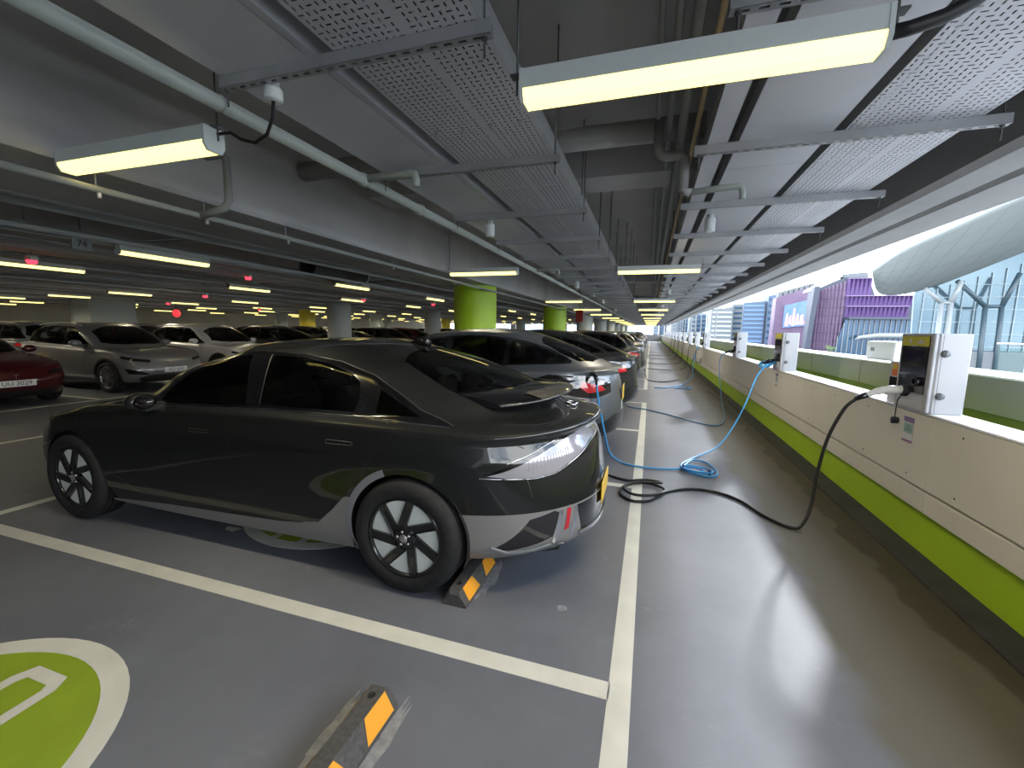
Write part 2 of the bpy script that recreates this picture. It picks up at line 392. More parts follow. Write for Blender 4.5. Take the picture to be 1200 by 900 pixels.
GLASS_CAR = glass('car_glass', (.55, .58, .57)); TRIM_DARK = mat('dark_satin_trim', (.10, .10, .10), .3, .6)
GLASS_DARK = glass('car_glass_dark', (.25, .27, .27))
SEAT = mat('seat_fabric', (.02, .02, .021), .7)
TRIMC = mat('interior_dark', (.008, .008, .009), .8)
PLATE_Y = mat('plate_yellow', (.80, .50, .03), .4)
PLATE_W = mat('plate_white', (.72, .74, .72), .4)
INK = mat('ink_black', (.01, .01, .01), .5)

def make_wheel(root, loc, R=.36, Rr=.247, w=.225, style='aero', side=-1):
    """axis along y, outer face towards side*y; the rim is the wheel part, tyre and covers are its sub-parts"""
    s = side; mb = MB(); x0, y0, z0 = 0, 0, 0; yo = s * w / 2
    if style == 'aero':
        mb.lathe([(Rr + .004, -s * w / 2), (Rr + .004, yo - s * .012), (Rr - .004, yo + s * .002), (Rr - .014, yo + s * .002), (Rr - .018, yo - s * .012), (Rr - .02, yo - s * .03)], axis='y', n=48)
        mb.lathe([(.001, yo + s * .004), (.045, yo + s * .004), (.055, yo - s * .004), (.075, yo - s * .008), (.08, yo - s * .03)], axis='y', n=32)
        for k in range(7):
            a = 2 * PI * k / 7 + .32; ca, sa = math.cos(a), math.sin(a)
            def q(r, t): return (r * ca - t * sa, r * sa + t * ca)
            prof = [(.03, -.005, .062), (Rr - .012, .004, .05)]
            A = [q(.02, .010), q(Rr - .012, .012), q(Rr - .012, .062), q(.035, .066)]
            y1 = yo - s * .002; y2 = yo - s * .04
            inn = [q(.03, .022), q(Rr - .03, .022), q(Rr - .03, .052), q(.04, .054)]
            vs = [(p[0], y1, p[1]) for p in A] + [(p[0], y2, p[1]) for p in A] + [(p[0], y1 - s * .006, p[1]) for p in inn]
            fs = [(0, 1, 5, 4), (1, 2, 6, 5), (2, 3, 7, 6), (3, 0, 4, 7), (0, 1, 9, 8), (1, 2, 10, 9), (2, 3, 11, 10), (3, 0, 8, 11), (8, 9, 10, 11)]
            mb.add(vs, fs)
        rim = mb.obj('wheel', RIM_BLACK, root, loc)
        for k in range(7):
            a = 2 * PI * k / 7 + .32; a2 = a + 2 * PI / 7; P = []; pr = MB(); Rq = Rr - .016
            ca, sa = math.cos(a), math.sin(a); cb, sb = math.cos(a2), math.sin(a2)
            o1 = math.asin(.062 / Rq); o2 = math.asin(.012 / Rq)
            t0 = a + o1; t1 = a2 + o2; n = 8
            P = [(Rq * math.cos(t0 + (t1 - t0) * i / n), Rq * math.sin(t0 + (t1 - t0) * i / n)) for i in range(n + 1)]
            P.append((.05 * cb - .012 * sb, .05 * sb + .012 * cb)); P.append((.062 * ca - .064 * sa, .062 * sa + .064 * ca))
            pr.prism(P, min(yo - s * .02, yo - s * .024), max(yo - s * .02, yo - s * .024), axis='y'); pr.obj('wheel_insert', RIM_PALE, rim)
        lg = MB()
        for k in range(5):
            a = 2 * PI * k / 5 + .5; lg.lathe([(.001, yo + s * .009), (.008, yo + s * .008), (.0095, yo + s * .001)], c=(.042 * math.cos(a), 0, .042 * math.sin(a)), axis='y', n=10)
        lg.obj('wheel_nuts', CHROME, rim)
        cp = MB(); cp.lathe([(.001, yo + s * .012), (.02, yo + s * .011), (.026, yo + s * .004)], axis='y', n=20); cp.obj('centre_cap', SATIN, rim)
    else:
        mb.lathe([(Rr + .004, -s * w / 2), (Rr + .004, yo - s * .01), (Rr - .006, yo), (Rr - .02, yo - s * .004), (Rr - .03, yo - s * .05), (Rr - .03, -s * w / 2)], axis='y', n=36)
        mb.lathe([(.001, yo - s * .01), (.05, yo - s * .012), (.065, yo - s * .03), (.065, yo - s * .07)], axis='y', n=20)
        ns = 5 if style == 'five' else 10
        for k in range(ns):
            for off in ((-.022, .022) if style == 'five' else (0,)):
                a = 2 * PI * k / ns; ca, sa = math.cos(a), math.sin(a)
                def q(r, t): return (r * ca - t * sa, r * sa + t * ca)
                A = [q(.04, off - .014), q(Rr - .01, off * 1.9 - .012), q(Rr - .01, off * 1.9 + .012), q(.04, off + .014)]
                mb.add([(p[0], yo - s * .012, p[1]) for p in A] + [(p[0], yo - s * .05, p[1]) for p in A], [(0, 1, 2, 3), (0, 1, 5, 4), (1, 2, 6, 5), (2, 3, 7, 6), (3, 0, 4, 7)])
        rim = mb.obj('wheel', RIM_BLACK if style == 'ten' else RIM_SILVER, root, loc)
        dk = MB(); dk.lathe([(.001, yo - s * .11), (.17, yo - s * .11), (.17, yo - s * .13)], axis='y', n=24); dk.obj('brake_disc', BLACK_PLASTIC, rim)
    ty = MB(); h = w / 2
    prof = [(Rr + .0, -h), (Rr + .02, -h - .012), (R - .05, -h - .014), (R - .018, -h + .004), (R - .004, -h + .03)]
    for g in (-.055, -.02, .02, .055): prof += [(R, g - .006), (R - .008, g - .003), (R - .008, g + .003), (R, g + .006)]
    prof += [(R - .004, h - .03), (R - .018, h - .004), (R - .05, h + .014), (Rr + .02, h + .012), (Rr, h)]
    ty.lathe(prof, axis='y', n=64); ty.obj('tyre', RUBBER, rim)
    return rim
def car_interior(root, xs=(-.15, .95), floor=.28, hw=.72, wheel_side=1, belt=1.0, roof=1.3):
    mb = MB(); mb.box(-1.0, 1.5, -hw, hw, floor - .02, floor); mb.obj('cabin_floor', TRIMC, root)
    for i, x in enumerate(xs):
        for y in ((-.38, .38) if i == 0 else (-.45, 0, .45)):
            s = MB(); s.s = True; wd = .24 if i == 0 else .21
            s.bbox(x - .28, x + .22, y - wd, y + wd, floor, floor + .2 + .02 * i, .05)
            A = [(x + .12, floor + .16), (x + .26, floor + .16), (x + .44, roof - .37), (x + .42, roof - .30), (x + .36, roof - .30), (x + .31, roof - .37)]
            s.s = False; s.prism([(a, b) for a, b in A], y - wd + .02, y + wd - .02, axis='y')
            s.bbox(x + .36, x + .45, y - .12, y + .12, roof - .29, roof - .12, .03)
            s.obj('seat', SEAT, root)
    d = MB(); d.prism([(-.95, floor + .3), (-.6, floor + .3), (-.55, belt - .16), (-.66, belt - .05), (-1.0, belt - .02)], -hw, hw, axis='y'); d.obj('dashboard', TRIMC, root)
    w = MB(); y = .38 * wheel_side
    w.tube([(-.42 + .03 * math.cos(a) * 0 - .05 * math.sin(a), y + .18 * math.cos(a), belt - .12 + .17 * math.sin(a)) for a in [2 * PI * i / 20 for i in range(21)]], .014, 6, False)
    w.tube([(-.42, y, belt - .12), (-.6, y, belt - .18)], .02, 6); w.tube([(-.42, y - .17, belt - .12), (-.42, y + .17, belt - .12)], .014, 6); w.obj('steering_wheel', BLACK_PLASTIC, root)
def wheel_wells(root, hubs, y, R=.40, w=.34):
    for hx, hz in hubs:
        for sg in (-1, 1):
            mb = MB(); yo = sg * (y - .015); yi = sg * (y - w)
            mb.lathe([(R, yo), (R, yi), (.001, yi)], c=(hx, 0, hz), axis='y', n=24, a0=-.35, a1=PI + .35); mb.obj('wheel_well_liner', BLACK_PLASTIC, root)
def undertray(root, x0, x1, w, z):
    mb = MB(); n = 12; P = []
    P = [(x0, -w * .6), (x0 + .3, -w * .95), (x0 + .48, -w), (x1 - .5, -w), (x1 - .3, -w * .95), (x1, -w * .6), (x1, w * .6), (x1 - .3, w * .95), (x1 - .5, w), (x0 + .48, w), (x0 + .3, w * .95), (x0, w * .6)]
    mb.prism([(-1.08, -w), (1.06, -w), (1.06, w), (-1.08, w)], z, z + .03)
    mb.prism([(x0, -.5), (x0 + .3, -.66), (-1.08, -.66), (-1.08, .66), (x0 + .3, .66), (x0, .5)], z, z + .03)
    mb.prism([(1.06, -.62), (x1 - .2, -.62), (x1, -.5), (x1, .5), (x1 - .2, .62), (1.06, .62)], z + .02, z + .05)
    mb.obj('undertray', TRIMC, root)
def plate(root, txt, loc, rot, yellow, w=.52, h=.115, two=False):
    mb = MB(); 
    if two: w, h = .30, .20
    mb.bbox(-w / 2, w / 2, -h / 2, h / 2, -.004, .004, .003); m = mb.mesh('number_plate', PLATE_Y if yellow else PLATE_W)
    o = link('number_plate', m, root, loc, rot); o['label'] = ('yellow' if yellow else 'white') + ' number plate'
    if txt:
        if two:
            for i, t in enumerate(txt.split('\n')): link('plate_lettering', text_mesh('plate_lettering', t, .10, INK, sx=1.0), o, (0, .045 - .09 * i, .0045))
        else: link('plate_lettering', text_mesh('plate_lettering', txt, .105, INK, sx=1.05), o, (0, 0, .0045))
    return o
def make_hero():
    root = thing('saloon_car', 'black fastback saloon with grey sills and seven-spoke wheels, large in the foreground', 'car', (-2.86, 3.03, 0))
    p = dict(fx=-2.40, rx=2.60, W=.935, zb=.19, cowl=(-1.32, .99), tx=-.30, bx=1.14, blbase=(2.03, 1.215), nose=.70, lip=1.005, belt=(1.0, 1.065, 1.07), tw=.62,
             rl=[(-.45, 1.385), (-.30, 1.425), (-.05, 1.475), (.3, 1.507), (.65, 1.515), (.95, 1.498), (1.2, 1.458), (1.6, 1.35)],
             lipx=.045, l3=.05, l3b=.10, l0=.09, l1=.0, blm=.03, wsm=.035, hip=.012, blL=.75, Lr=.80, nr=2.25, wr=.03, lipc=.02, zr0=.06, dmid=1.075)
    S = Surf(mkrows(p)); F = []; hub = ((-1.53, .355), (1.53, .36))
    cuts = [dict(name='cut', proj='side', poly=arc(hx, hz, .385, -.62, PI + .62, 40), step=.03) for hx, hz in hub]
    def add(name, proj, poly, m, **k): F.append(dict(name=name, proj=proj, poly=poly, mat=m, **k))
    add('side_window', 'side', [(-.66, 1.01), (0, 1.045), (.25, 1.06), (.12, 1.385), (-.03, 1.378), (-.25, 1.315), (-.46, 1.20), (-.60, 1.09)], GLASS_CAR, side='split', off=-.004)
    add('side_window', 'side', [(.37, 1.07), (1.12, 1.072), (1.135, 1.15), (1.10, 1.25), (1.02, 1.30), (.83, 1.352), (.6, 1.385), (.30, 1.395)], GLASS_CAR, side='split', off=-.004)
    add('quarter_window', 'side', [(1.28, 1.075), (1.58, 1.07), (1.44, 1.13), (1.26, 1.21)], GLASS_CAR, side='split', off=-.004)
    add('window_surround', 'side', [(-.80, .985), (0, 1.025), (.4, 1.045), (1.2, 1.052), (1.80, 1.03), (1.56, 1.105), (1.38, 1.195), (1.18, 1.29), (.9, 1.365), (.6, 1.405), (.2, 1.418), (-.05, 1.395), (-.3, 1.33), (-.55, 1.225), (-.77, 1.09)], GLOSS_BLACK, side='split', off=-.001)
    add('windshield', 'top', [(-1.13, 0), (-1.11, .3), (-1.0, .5), (-.85, .63), (-.36, .52), (-.30, .48), (-.22, .3), (-.20, -.01), (-1.13, -.01)], GLASS_CAR, off=-.003)
    add('rear_window', 'top', [(1.24, -.01), (1.24, .35), (1.285, .50), (1.38, .54), (1.49, .565), (1.63, .597), (1.75, .60), (1.85, .57), (1.96, .43), (2.02, .22), (2.03, -.01)], GLASS_CAR, off=-.003)
    add('rear_lamp', 'rear', [(.855, .772), (.80, .805), (.70, .862), (.60, .905), (.45, .95), (.25, .978), (-.01, .985), (-.01, .905), (.24, .885), (.49, .81), (.616, .762), (.71, .75), (.80, .757)], LENS_CLEAR, label='pale full-width tail lamp bar', off=.0, step=.02)
    add('lamp_hood', 'rear', [(.87, .775), (.787, .835), (.622, .92), (.433, .978), (.19, 1.005), (-.01, 1.01), (-.01, .88), (.8, .75)], GLOSS_BLACK, off=.0)
    add('rear_panel', 'rear', [(.87, .70), (.80, .64), (.675, .628), (.556, .645), (.35, .695), (.12, .715), (-.01, .715), (-.01, .93), (.5, .83), (.8, .78)], PAINT_BLACK, off=.002)
    add('bumper_insert', 'rear', [(.826, .34), (.794, .40), (.745, .505), (.64, .535), (.615, .52), (.64, .372), (.704, .345), (.80, .315)], LENS_DARK, side='split', off=-.004, label='dark angular bumper insert', rim=.01)
    add('rear_reflector', 'rear', [(.565, .53), (.54, .53), (.55, .40), (.578, .395)], LENS_RED, side='split', off=.003, label='narrow upright red reflector')
    add('bumper_centre', 'rear', [(-.01, .35), (.44, .35), (.49, .50), (.49, .532), (-.01, .532)], GLOSS_BLACK, off=-.002)
    add('door', 'side', [(-.82, .98), (-.76, .6), (-.72, .30), (-.60, .262), (.11, .284), (.15, .6), (.17, .85), (.225, .98), (.24, 1.035)], PAINT_BLACK, side='split', off=.0)
    add('door', 'side', [(.11, .284), (.57, .305), (.74, .325), (.90, .375), (1.0, .45), (1.095, .55), (1.22, .69), (1.31, .83), (1.38, .94), (1.41, 1.05), (.24, 1.045), (.225, .98), (.17, .85), (.15, .6)], PAINT_BLACK, side='split', off=.0)
    add('lower_cladding', 'side', [(-1.9, .1), (-1.155, .1), (-1.155, .215), (-.49, .262), (.115, .282), (.57, .302), (.89, .35), (1.0, .45), (1.06, .53), (1.12, .56), (1.3, .56), (1.3, .1)], CLAD_GREY, side='split', label='satin grey sill')
    add('rear_valance', 'side', [(1.80, .1), (1.86, .54), (2.30, .545), (2.46, .545), (2.46, .1)], CLAD_GREY)
    add('rear_valance', 'rear', [(-.01, .1), (.66, .1), (.66, .543), (-.01, .543)], CLAD_GREY)
    add('head_lamp', 'front', [(.42, .665), (.84, .74), (.86, .70), (.60, .62), (.42, .61)], LENS_CLEAR, side='split', off=.001)
    add('front_grille', 'front', [(-.01, .24), (.6, .24), (.72, .40), (.6, .46), (-.01, .46)], BLACK_PLASTIC, off=-.003)
    add('bonnet', 'top', [(-2.12, -.01), (-2.06, .4), (-1.88, .68), (-1.0, .74), (-1.15, .5), (-1.25, .2), (-1.26, -.01)], PAINT_BLACK, off=0)
    objs, b = build_body(S, F, root, cuts, base=PAINT_BLACK)
    def rib(name, items, m, **k):
        mb = MB(); mb.s = True
        for (pj, ln, w, off, cl) in items: ribbon(S, mb, pj, ln, w, off, cl, **k)
        o = mb.obj(name, m, root, recalc=False); return o
    rib('panel_gap', [('side', [(-.80, .985), (-.76, .6), (-.72, .30)], .005, .0012, False), ('side', [(.24, 1.035), (.225, .98), (.17, .85), (.15, .6), (.11, .284)], .006, .0012, False),
                      ('side', [(1.40, 1.05), (1.38, .94), (1.31, .83), (1.22, .69), (1.095, .55), (1.0, .45), (.90, .375), (.74, .325), (.57, .305), (-.6, .262)], .006, .0012, False),
                      ('side', [(1.80, 1.0), (2.011, .975), (2.143, .95), (2.2, .92)], .005, .0012, False), ('top', [(1.63, .76), (1.77, .62)], .004, .001, False), ('side', [(1.62, .735), (1.80, .70), (1.90, .62), (1.92, .55)], .003, .001, False),
                      ('side', [(-2.0, .80), (-1.6, .90), (-1.0, .965)], .005, .001, False)], SHUT)['label'] = 'dark gaps between body panels'
    rib('belt_moulding', [('side', [(-.80, .985), (0, 1.025), (.4, 1.045), (1.2, 1.052), (1.79, 1.03)], .007, .006, False)], CHROME)['label'] = 'thin bright strip under the side windows'
    rib('window_trim', [('side', [(.37, 1.07), (.30, 1.395)], .004, .003, False), ('side', [(1.80, 1.035), (1.56, 1.108), (1.38, 1.198), (1.18, 1.293), (.9, 1.368), (.6, 1.408)], .006, .005, False)], TRIM_DARK)
    rib('wheel_arch_trim', [('side', arc(1.53, .36, .405, 1.9, PI + .42, 20), .045, .004, False)], mat('arch_trim', (.24, .24, .27), .45, .3))['label'] = 'pale edge of the rear wheel arch'  # arch lip, with its lavender reflection put into the colour
    rib('lamp_trim', [('rear', [(.745, .75), (.735, .635)], .006, .003, False), ('rear', [(.87, .76), (.80, .752), (.71, .745), (.616, .757), (.49, .803), (.24, .877), (0, .897)], .006, .003, False), ('rear', [(.80, .84), (.64, .915), (.44, .985), (.19, 1.012), (0, 1.018)], .005, .003, False)], CHROME)
    lampc = MB(); lampc.s = True
    for i in range(14):
        y = .50 + i * .018; ribbon(S, lampc, 'rear', [(y, .80 + (.70 - y) * .25), (y - .01, .87 + (.62 - y) * .2)], .006, .002, False)
    lampc.obj('lamp_pixels', mat('lamp_pixels', (.16, .15, .2), .3), objs['rear_lamp'][0], recalc=False)
    rib('bumper_brightwork', [('rear', [(.835, .338), (.79, .300), (.72, .300), (.64, .322)], .03, .012, False), ('rear', [(.60, .53), (.615, .42), (.63, .335)], .03, .015, False),
                              ('rear', [(.50, .53), (.505, .42), (.52, .35)], .03, .015, False), ('rear', [(.46, .34), (.3, .325), (0, .32)], .035, .012, False), ('rear', [(.60, .31), (.56, .305)], .02, .012, False)], CHROME)['label'] = 'bright metal edging on the rear bumper'
    rib('handle_outline', [('side', [(.975, .905), (1.17, .905), (1.175, .885), (.98, .882)], .004, .003, True), ('side', [(-.03, .875), (-.21, .87), (-.21, .85), (-.03, .855)], .003, .002, True)], TRIM_DARK)['label'] = 'flush door handle edges'
    # boot spoiler
    def le(y): return 2.035 - .55 * y**2 - .9 * y**4
    def te(y): return 2.345 - .45 * y**2 - 2.2 * y**5
    sp = MB(); sp.s = True; vs = []; ys = [(-.60 + 1.2 * i / 40) for i in range(41)]
    for y in ys:
        a = abs(y); x0 = min(le(a), te(a) - .02); x1 = te(a); zl = 1.214 - .07 * a * a; zt = 1.188 - .12 * a * a - .05 * a**4
        vs += [(x0, y, zl + .002), ((x0 + x1) / 2, y, (zl + zt) / 2 + .012), (x1 - .015, y, zt + .004), (x1, y, zt - .006), (x1 - .01, y, zt - .022), ((x0 + x1) / 2, y, (zl + zt) / 2 - .05), (x0, y, zl - .05)]
    sp.add(vs, [(i * 7 + k, i * 7 + k + 1, (i + 1) * 7 + k + 1, (i + 1) * 7 + k) for i in range(40) for k in range(6)]); sp.s = False
    sp.add([vs[k] for k in range(7)], [tuple(range(7))]); sp.add([vs[-7 + k] for k in range(7)], [tuple(range(7))[::-1]])
    so = sp.obj('boot_spoiler', GLOSS_BLACK, root)
    st = MB(); st.s = True; ys = [(-.42 + .84 * i / 30) for i in range(31)]; vs = []
    for y in ys:
        a = abs(y); x0 = min(le(a), te(a) - .02); x1 = te(a); zl = 1.214 - .07 * a * a; zt = 1.188 - .12 * a * a - .05 * a**4; m_ = (x0 + x1) / 2 + .03
        vs += [(m_, y, (zl + zt) / 2 + .017), (x1 - .02, y, zt + .008), (x1 - .003, y, zt - .004)]
    st.add(vs, [(i * 3 + k, i * 3 + k + 1, (i + 1) * 3 + k + 1, (i + 1) * 3 + k) for i in range(30) for k in range(2)])
    st.obj('spoiler_lens', mat('smoked_lens', (.07, .065, .055), .1, .1, coat=1.), so, recalc=False)
    # round emblem of two rings on the boot lid, following the lid
    em = MB(); uv = S.inv('top', [(2.345, .001)]); X = S.ev(uv[:, 0], uv[:, 1])[0]; Nn = Vector(S.nrm(uv[:, 0], uv[:, 1])[0]); Nn.y = 0; Nn.normalize(); tx_ = Vector((0, 1, 0)); ty_ = Nn.cross(tx_)
    for dy in (-.034, .034):
        em.tube([Vector(X) + Nn * .014 + tx_ * (dy + .03 * math.cos(a)) + ty_ * .036 * math.sin(a) for a in [2 * PI * i / 20 for i in range(21)]], .007, 6, False)
    em.obj('boot_emblem', CHROME, root)
    # roof antenna, mirrors, plate
    an = MB(); an.s = True; an.prism([(1.04, 1.488), (1.13, 1.535), (1.19, 1.54), (1.21, 1.46)], -.022, .022, axis='y'); an.obj('roof_antenna', GLOSS_BLACK, root)
    for s in (-1, 1):
        m = MB(); m.lathe([(.001, -.09), (.055, -.08), (.075, -.03), (.08, .02), (.07, .06), (.06, .065)], axis='x', n=20)
        m.v = [(x * .72, y * 1.2, z * .78) for x, y, z in m.v]; o = m.obj('door_mirror', PAINT_BLACK, root, (-.575, s * .985, 1.05))
        m2 = MB(); m2.bbox(-.03, .03, -.07, .07, -.05, .01, .01); m2.obj('mirror_arm', BLACK_PLASTIC, o, (.0, -s * .09, -.03))
        m3 = MB(); m3.lathe([(.001, 0), (.056, 0), (.056, .004)], axis='x', n=20); m3.v = [(x, y * 1.15, z * .72) for x, y, z in m3.v]; m3.obj('mirror_glass', LENS_DARK, o, (.0475, 0, 0))
    plate(root, '', (2.606, 0, .51), (PI / 2, 0, PI / 2), True, w=.42, h=.14)
    for hx, hz in hub:
        for s in (-1, 1): make_wheel(root, (hx, s * .825, hz - .002), side=s)
    wheel_wells(root, hub, .92); undertray(root, -2.2, 2.38, .84, .20); car_interior(root, belt=1.03, roof=1.36)
    for (x, y, w_, l) in ((1.72, -.2, .10, .07), (1.80, .05, .12, .10)):
        pb = MB(); pb.bbox(x - l, x + l, y - w_, y + w_, 1.09, 1.13, .01); pb.obj('parcel_shelf_item', mat('shelf_item', (.35, .4, .38), .6), root)
    sh = MB(); sh.prism([(1.45, -.62), (1.95, -.5), (1.95, .5), (1.45, .62)], 1.06, 1.08); sh.obj('parcel_shelf', TRIMC, root)
    return root, S
def make_car(name, label, p, style):
    root = thing(name, label, 'car'); S = Surf(mkrows(p)); F = []; hf, hr = p['hubs']; R = p.get('R', .355)
    hub = ((hf, R), (hr, R)); paint = style['paint']; clad = style.get('clad', BLACK_PLASTIC)
    cuts = [dict(name='cut', proj='side', poly=arc(hx, hz, R + .03, -.62, PI + .62, 30), step=.04) for hx, hz in hub]
    def add(nm, proj, poly, m, **k): F.append(dict(name=nm, proj=proj, poly=poly, mat=m, step=.05, **k))
    rl = np.array(p['rl'], float); bf, bm, br = p['belt']; tx = p['tx']
    def rz(x): return float(akima(rl[:, 0], rl[:, 1], np.array([x]))[0])
    bk = np.array([(p['cowl'][0] + .55, bf), (0, bm), (1.2, br), (p['blbase'][0], p['blbase'][1])], float)
    def bz(x): return float(akima(bk[:, 0], bk[:, 1], np.array([x]))[0])
    xa = p['cowl'][0] + .66; xc = p['ctip']; zt = lambda x: rz(x) - p.get('wd', .125)
    up = lambda x: min(zt(x), bf + .03 + (x - xa) * ((zt(tx + .35) - bf) / (tx + .35 - xa)), bz(xc) + .03 + (xc - x) * p.get('cs', .75))
    def quad(x0, x1, sl=0):
        xs = np.linspace(x0, x1, 7); return [(x, bz(x) + .02) for x in xs] + [(x + (sl if x < x1 else 0), max(up(x), bz(x) + .03)) for x in xs[::-1]]
    bp = p.get('bp', .25); cp = p.get('cp', 1.05)
    add('side_window', 'side', quad(xa, bp - .04), GLASS_DARK, side='split', off=-.003); add('side_window', 'side', quad(bp + .05, cp - .03), GLASS_DARK, side='split', off=-.003)
    add('quarter_window', 'side', quad(cp + .04, xc - .04), GLASS_DARK, side='split', off=-.003)
    xs = np.linspace(xa - .1, xc + .04, 12)
    add('window_surround', 'side', [(x, bz(x) + .0) for x in xs] + [(x, max(up(x), bz(x)) + .025) for x in xs[::-1]], GLOSS_BLACK, side='split')
    cx = p['cowl'][0]; ex = p['blbase'][0]; tw = p['tw']; bx = p['bx']
    add('windshield', 'top', [(cx + .12, -.01), (cx + .14, .3), (cx + .26, .52), (cx + .42, .66), (tx - .02, tw - .05), (tx + .06, .35), (tx + .08, -.01)], GLASS_DARK, off=-.002)
    add('rear_window', p.get('rwp', 'top'), p['rw'], GLASS_DARK, off=-.002)
    for nm, pj, poly, m, k in style['feats']: add(nm, pj, poly, m, **k)
    za = p['zb'] + .10
    add('door', 'side', [(xa - .12, bf - .01), (xa - .04, za), (bp - .1, za), (bp - .03, bm - .01)], paint, side='split'); add('door', 'side', [(bp - .1, za), (hr - .62, za), (hr - .50, .45), (hr - .36, .62), (cp, .82), (cp + .02, br - .01), (bp - .03, bm - .01)], paint, side='split')
    add('lower_cladding', 'side', [(hf, .05), (hf, za), (hr, za), (hr, .05)], clad, side='split')
    objs, b = build_body(S, F, root, cuts, base=paint, res=(110, 40))
    mb = MB(); mb.s = True
    for ln in ([(xa - .12, bf - .01), (xa - .04, za)], [(bp - .03, bm - .01), (bp - .1, za)], [(cp + .02, br - .01), (cp, .82), (hr - .36, .62), (hr - .50, .45), (hr - .62, za)]): ribbon(S, mb, 'side', ln, .007, .001, step=.06)
    mb.obj('panel_gap', SHUT, root, recalc=False)
    if style.get('arch'):
        mb = MB(); mb.s = True
        for hx, hz in hub: ribbon(S, mb, 'side', arc(hx, hz, R + .055, -.35, PI + .35, 20), .06, .008, step=.06)
        mb.obj('wheel_arch_trim', style['arch'], root, recalc=False)
    mb = MB(); mb.s = True; ribbon(S, mb, 'side', [(x, bz(x) + .004) for x in np.linspace(xa - .1, xc, 8)], .01, .005, step=.08); ribbon(S, mb, 'side', [(x, max(up(x), bz(x)) + .024) for x in np.linspace(xa + .1, xc, 10)], .008, .005, step=.08); mb.obj('window_trim', style.get('trim', GLOSS_BLACK), root, recalc=False)
    for s in (-1, 1):
        m = MB(); m.lathe([(.001, -.09), (.055, -.08), (.075, -.03), (.08, .02), (.07, .06), (.001, .065)], axis='x', n=14)
        m.v = [(x * .9, y * 1.5, z) for x, y, z in m.v]; o = m.obj('door_mirror', style.get('mirror', paint), root, (xa + .07, s * (p['W'] + .05), bf + .07))
        m2 = MB(); m2.box(-.03, .03, -.07, .07, -.05, .01); m2.obj('mirror_arm', BLACK_PLASTIC, o, (.0, -s * .12, -.035))
    if style.get('rails'):
        for s in (-1, 1):
            m = MB(); m.tube([(x, s * (tw - .04), rz(x) + .0 + (.0 if i in (0, 7) else .02) - .05) for i, x in enumerate(np.linspace(tx + .3, bx - .1, 8))], .014, 6); m.obj('roof_rail', SATIN, root)
    for hx, hz in hub:
        for s in (-1, 1): make_wheel(root, (hx, s * (p['W'] - .115), hz - .002), R=R, Rr=R - .105, side=s, style=style['wheel'])
    wheel_wells(root, hub, p['W'] - .02, R + .04); undertray(root, p['fx'] + .25, p['rx'] - .3, p['W'] - .1, p['zb'] + .01); car_interior(root, belt=bm - .03, roof=rz(.5) - .12)
    return root, S
def paintcar(root, m):
    for ch in root.children:
        if ch.type != 'MESH': continue
        if ch.name.split('.')[0] in ('body_shell', 'door', 'bonnet', 'boot_lid', 'door_mirror'):
            for sl in ch.material_slots: sl.link = 'OBJECT'; sl.material = m
FR = 'front'; RE = 'rear'; SI = 'side'
# ---- fastback crossover seen from behind (tall, rounded)
P_FAST = dict(fx=-2.35, rx=2.42, W=.955, zb=.20, cowl=(-1.38, 1.03), tx=-.42, bx=1.25, blbase=(2.12, 1.22), nose=.78, lip=1.13, belt=(1.06, 1.10, 1.17), tw=.64, hubs=(-1.44, 1.46), R=.365,
    rl=[(-.6, 1.43), (-.42, 1.49), (-.1, 1.565), (.3, 1.61), (.65, 1.62), (1.0, 1.595), (1.3, 1.54), (1.7, 1.41)], lipx=.03, l3=.05, l3b=.09, l0=.10, l1=.0, hip=.015, blL=.7, Lr=.7, nr=2.4, zr0=.12, dmid=1.15, ctip=1.78, bp=.2, cp=1.02, blm=.02, wsm=.03, cs=.62,
    rw=[(1.35, -.01), (1.36, .35), (1.42, .52), (1.65, .60), (1.9, .58), (2.05, .4), (2.1, -.01)])
ST_FAST = dict(paint=PAINT_GREY, clad=BLACK_PLASTIC, wheel='five', feats=[
    ('tail_lamp', RE, [(.66, .945), (.78, .975), (.845, 1.0), (.865, .93), (.82, .865), (.63, .89)], LENS_RED, dict(side='split', off=.003)),
    ('lamp_surround', RE, [(.50, 1.0), (.70, 1.04), (.93, 1.08), (.955, .98), (.93, .83), (.78, .80), (.52, .86)], LENS_DARK, dict(side='split', off=.001)),
    ('rear_bumper', RE, [(-.01, .1), (1.0, .1), (1.0, .46), (.7, .50), (.5, .58), (-.01, .58)], BLACK_PLASTIC, dict()),
    ('bumper_lens', RE, [(.60, .50), (.82, .47), (.80, .44), (.60, .46)], LENS_RED, dict(side='split', off=.004)),
    ('head_lamp', FR, [(.48, .80), (.86, .88), (.88, .83), (.62, .73), (.48, .73)], LENS_DARK, dict(side='split', off=.002)),
    ('front_grille', FR, [(-.01, .25), (.6, .25), (.70, .40), (-.01, .42)], BLACK_PLASTIC, dict()),
    ('bonnet', 'top', [(-2.1, -.01), (-2.05, .4), (-1.9, .68), (-1.05, .76), (-1.2, .5), (-1.3, .2), (-1.31, -.01)], PAINT_GREY, dict())])
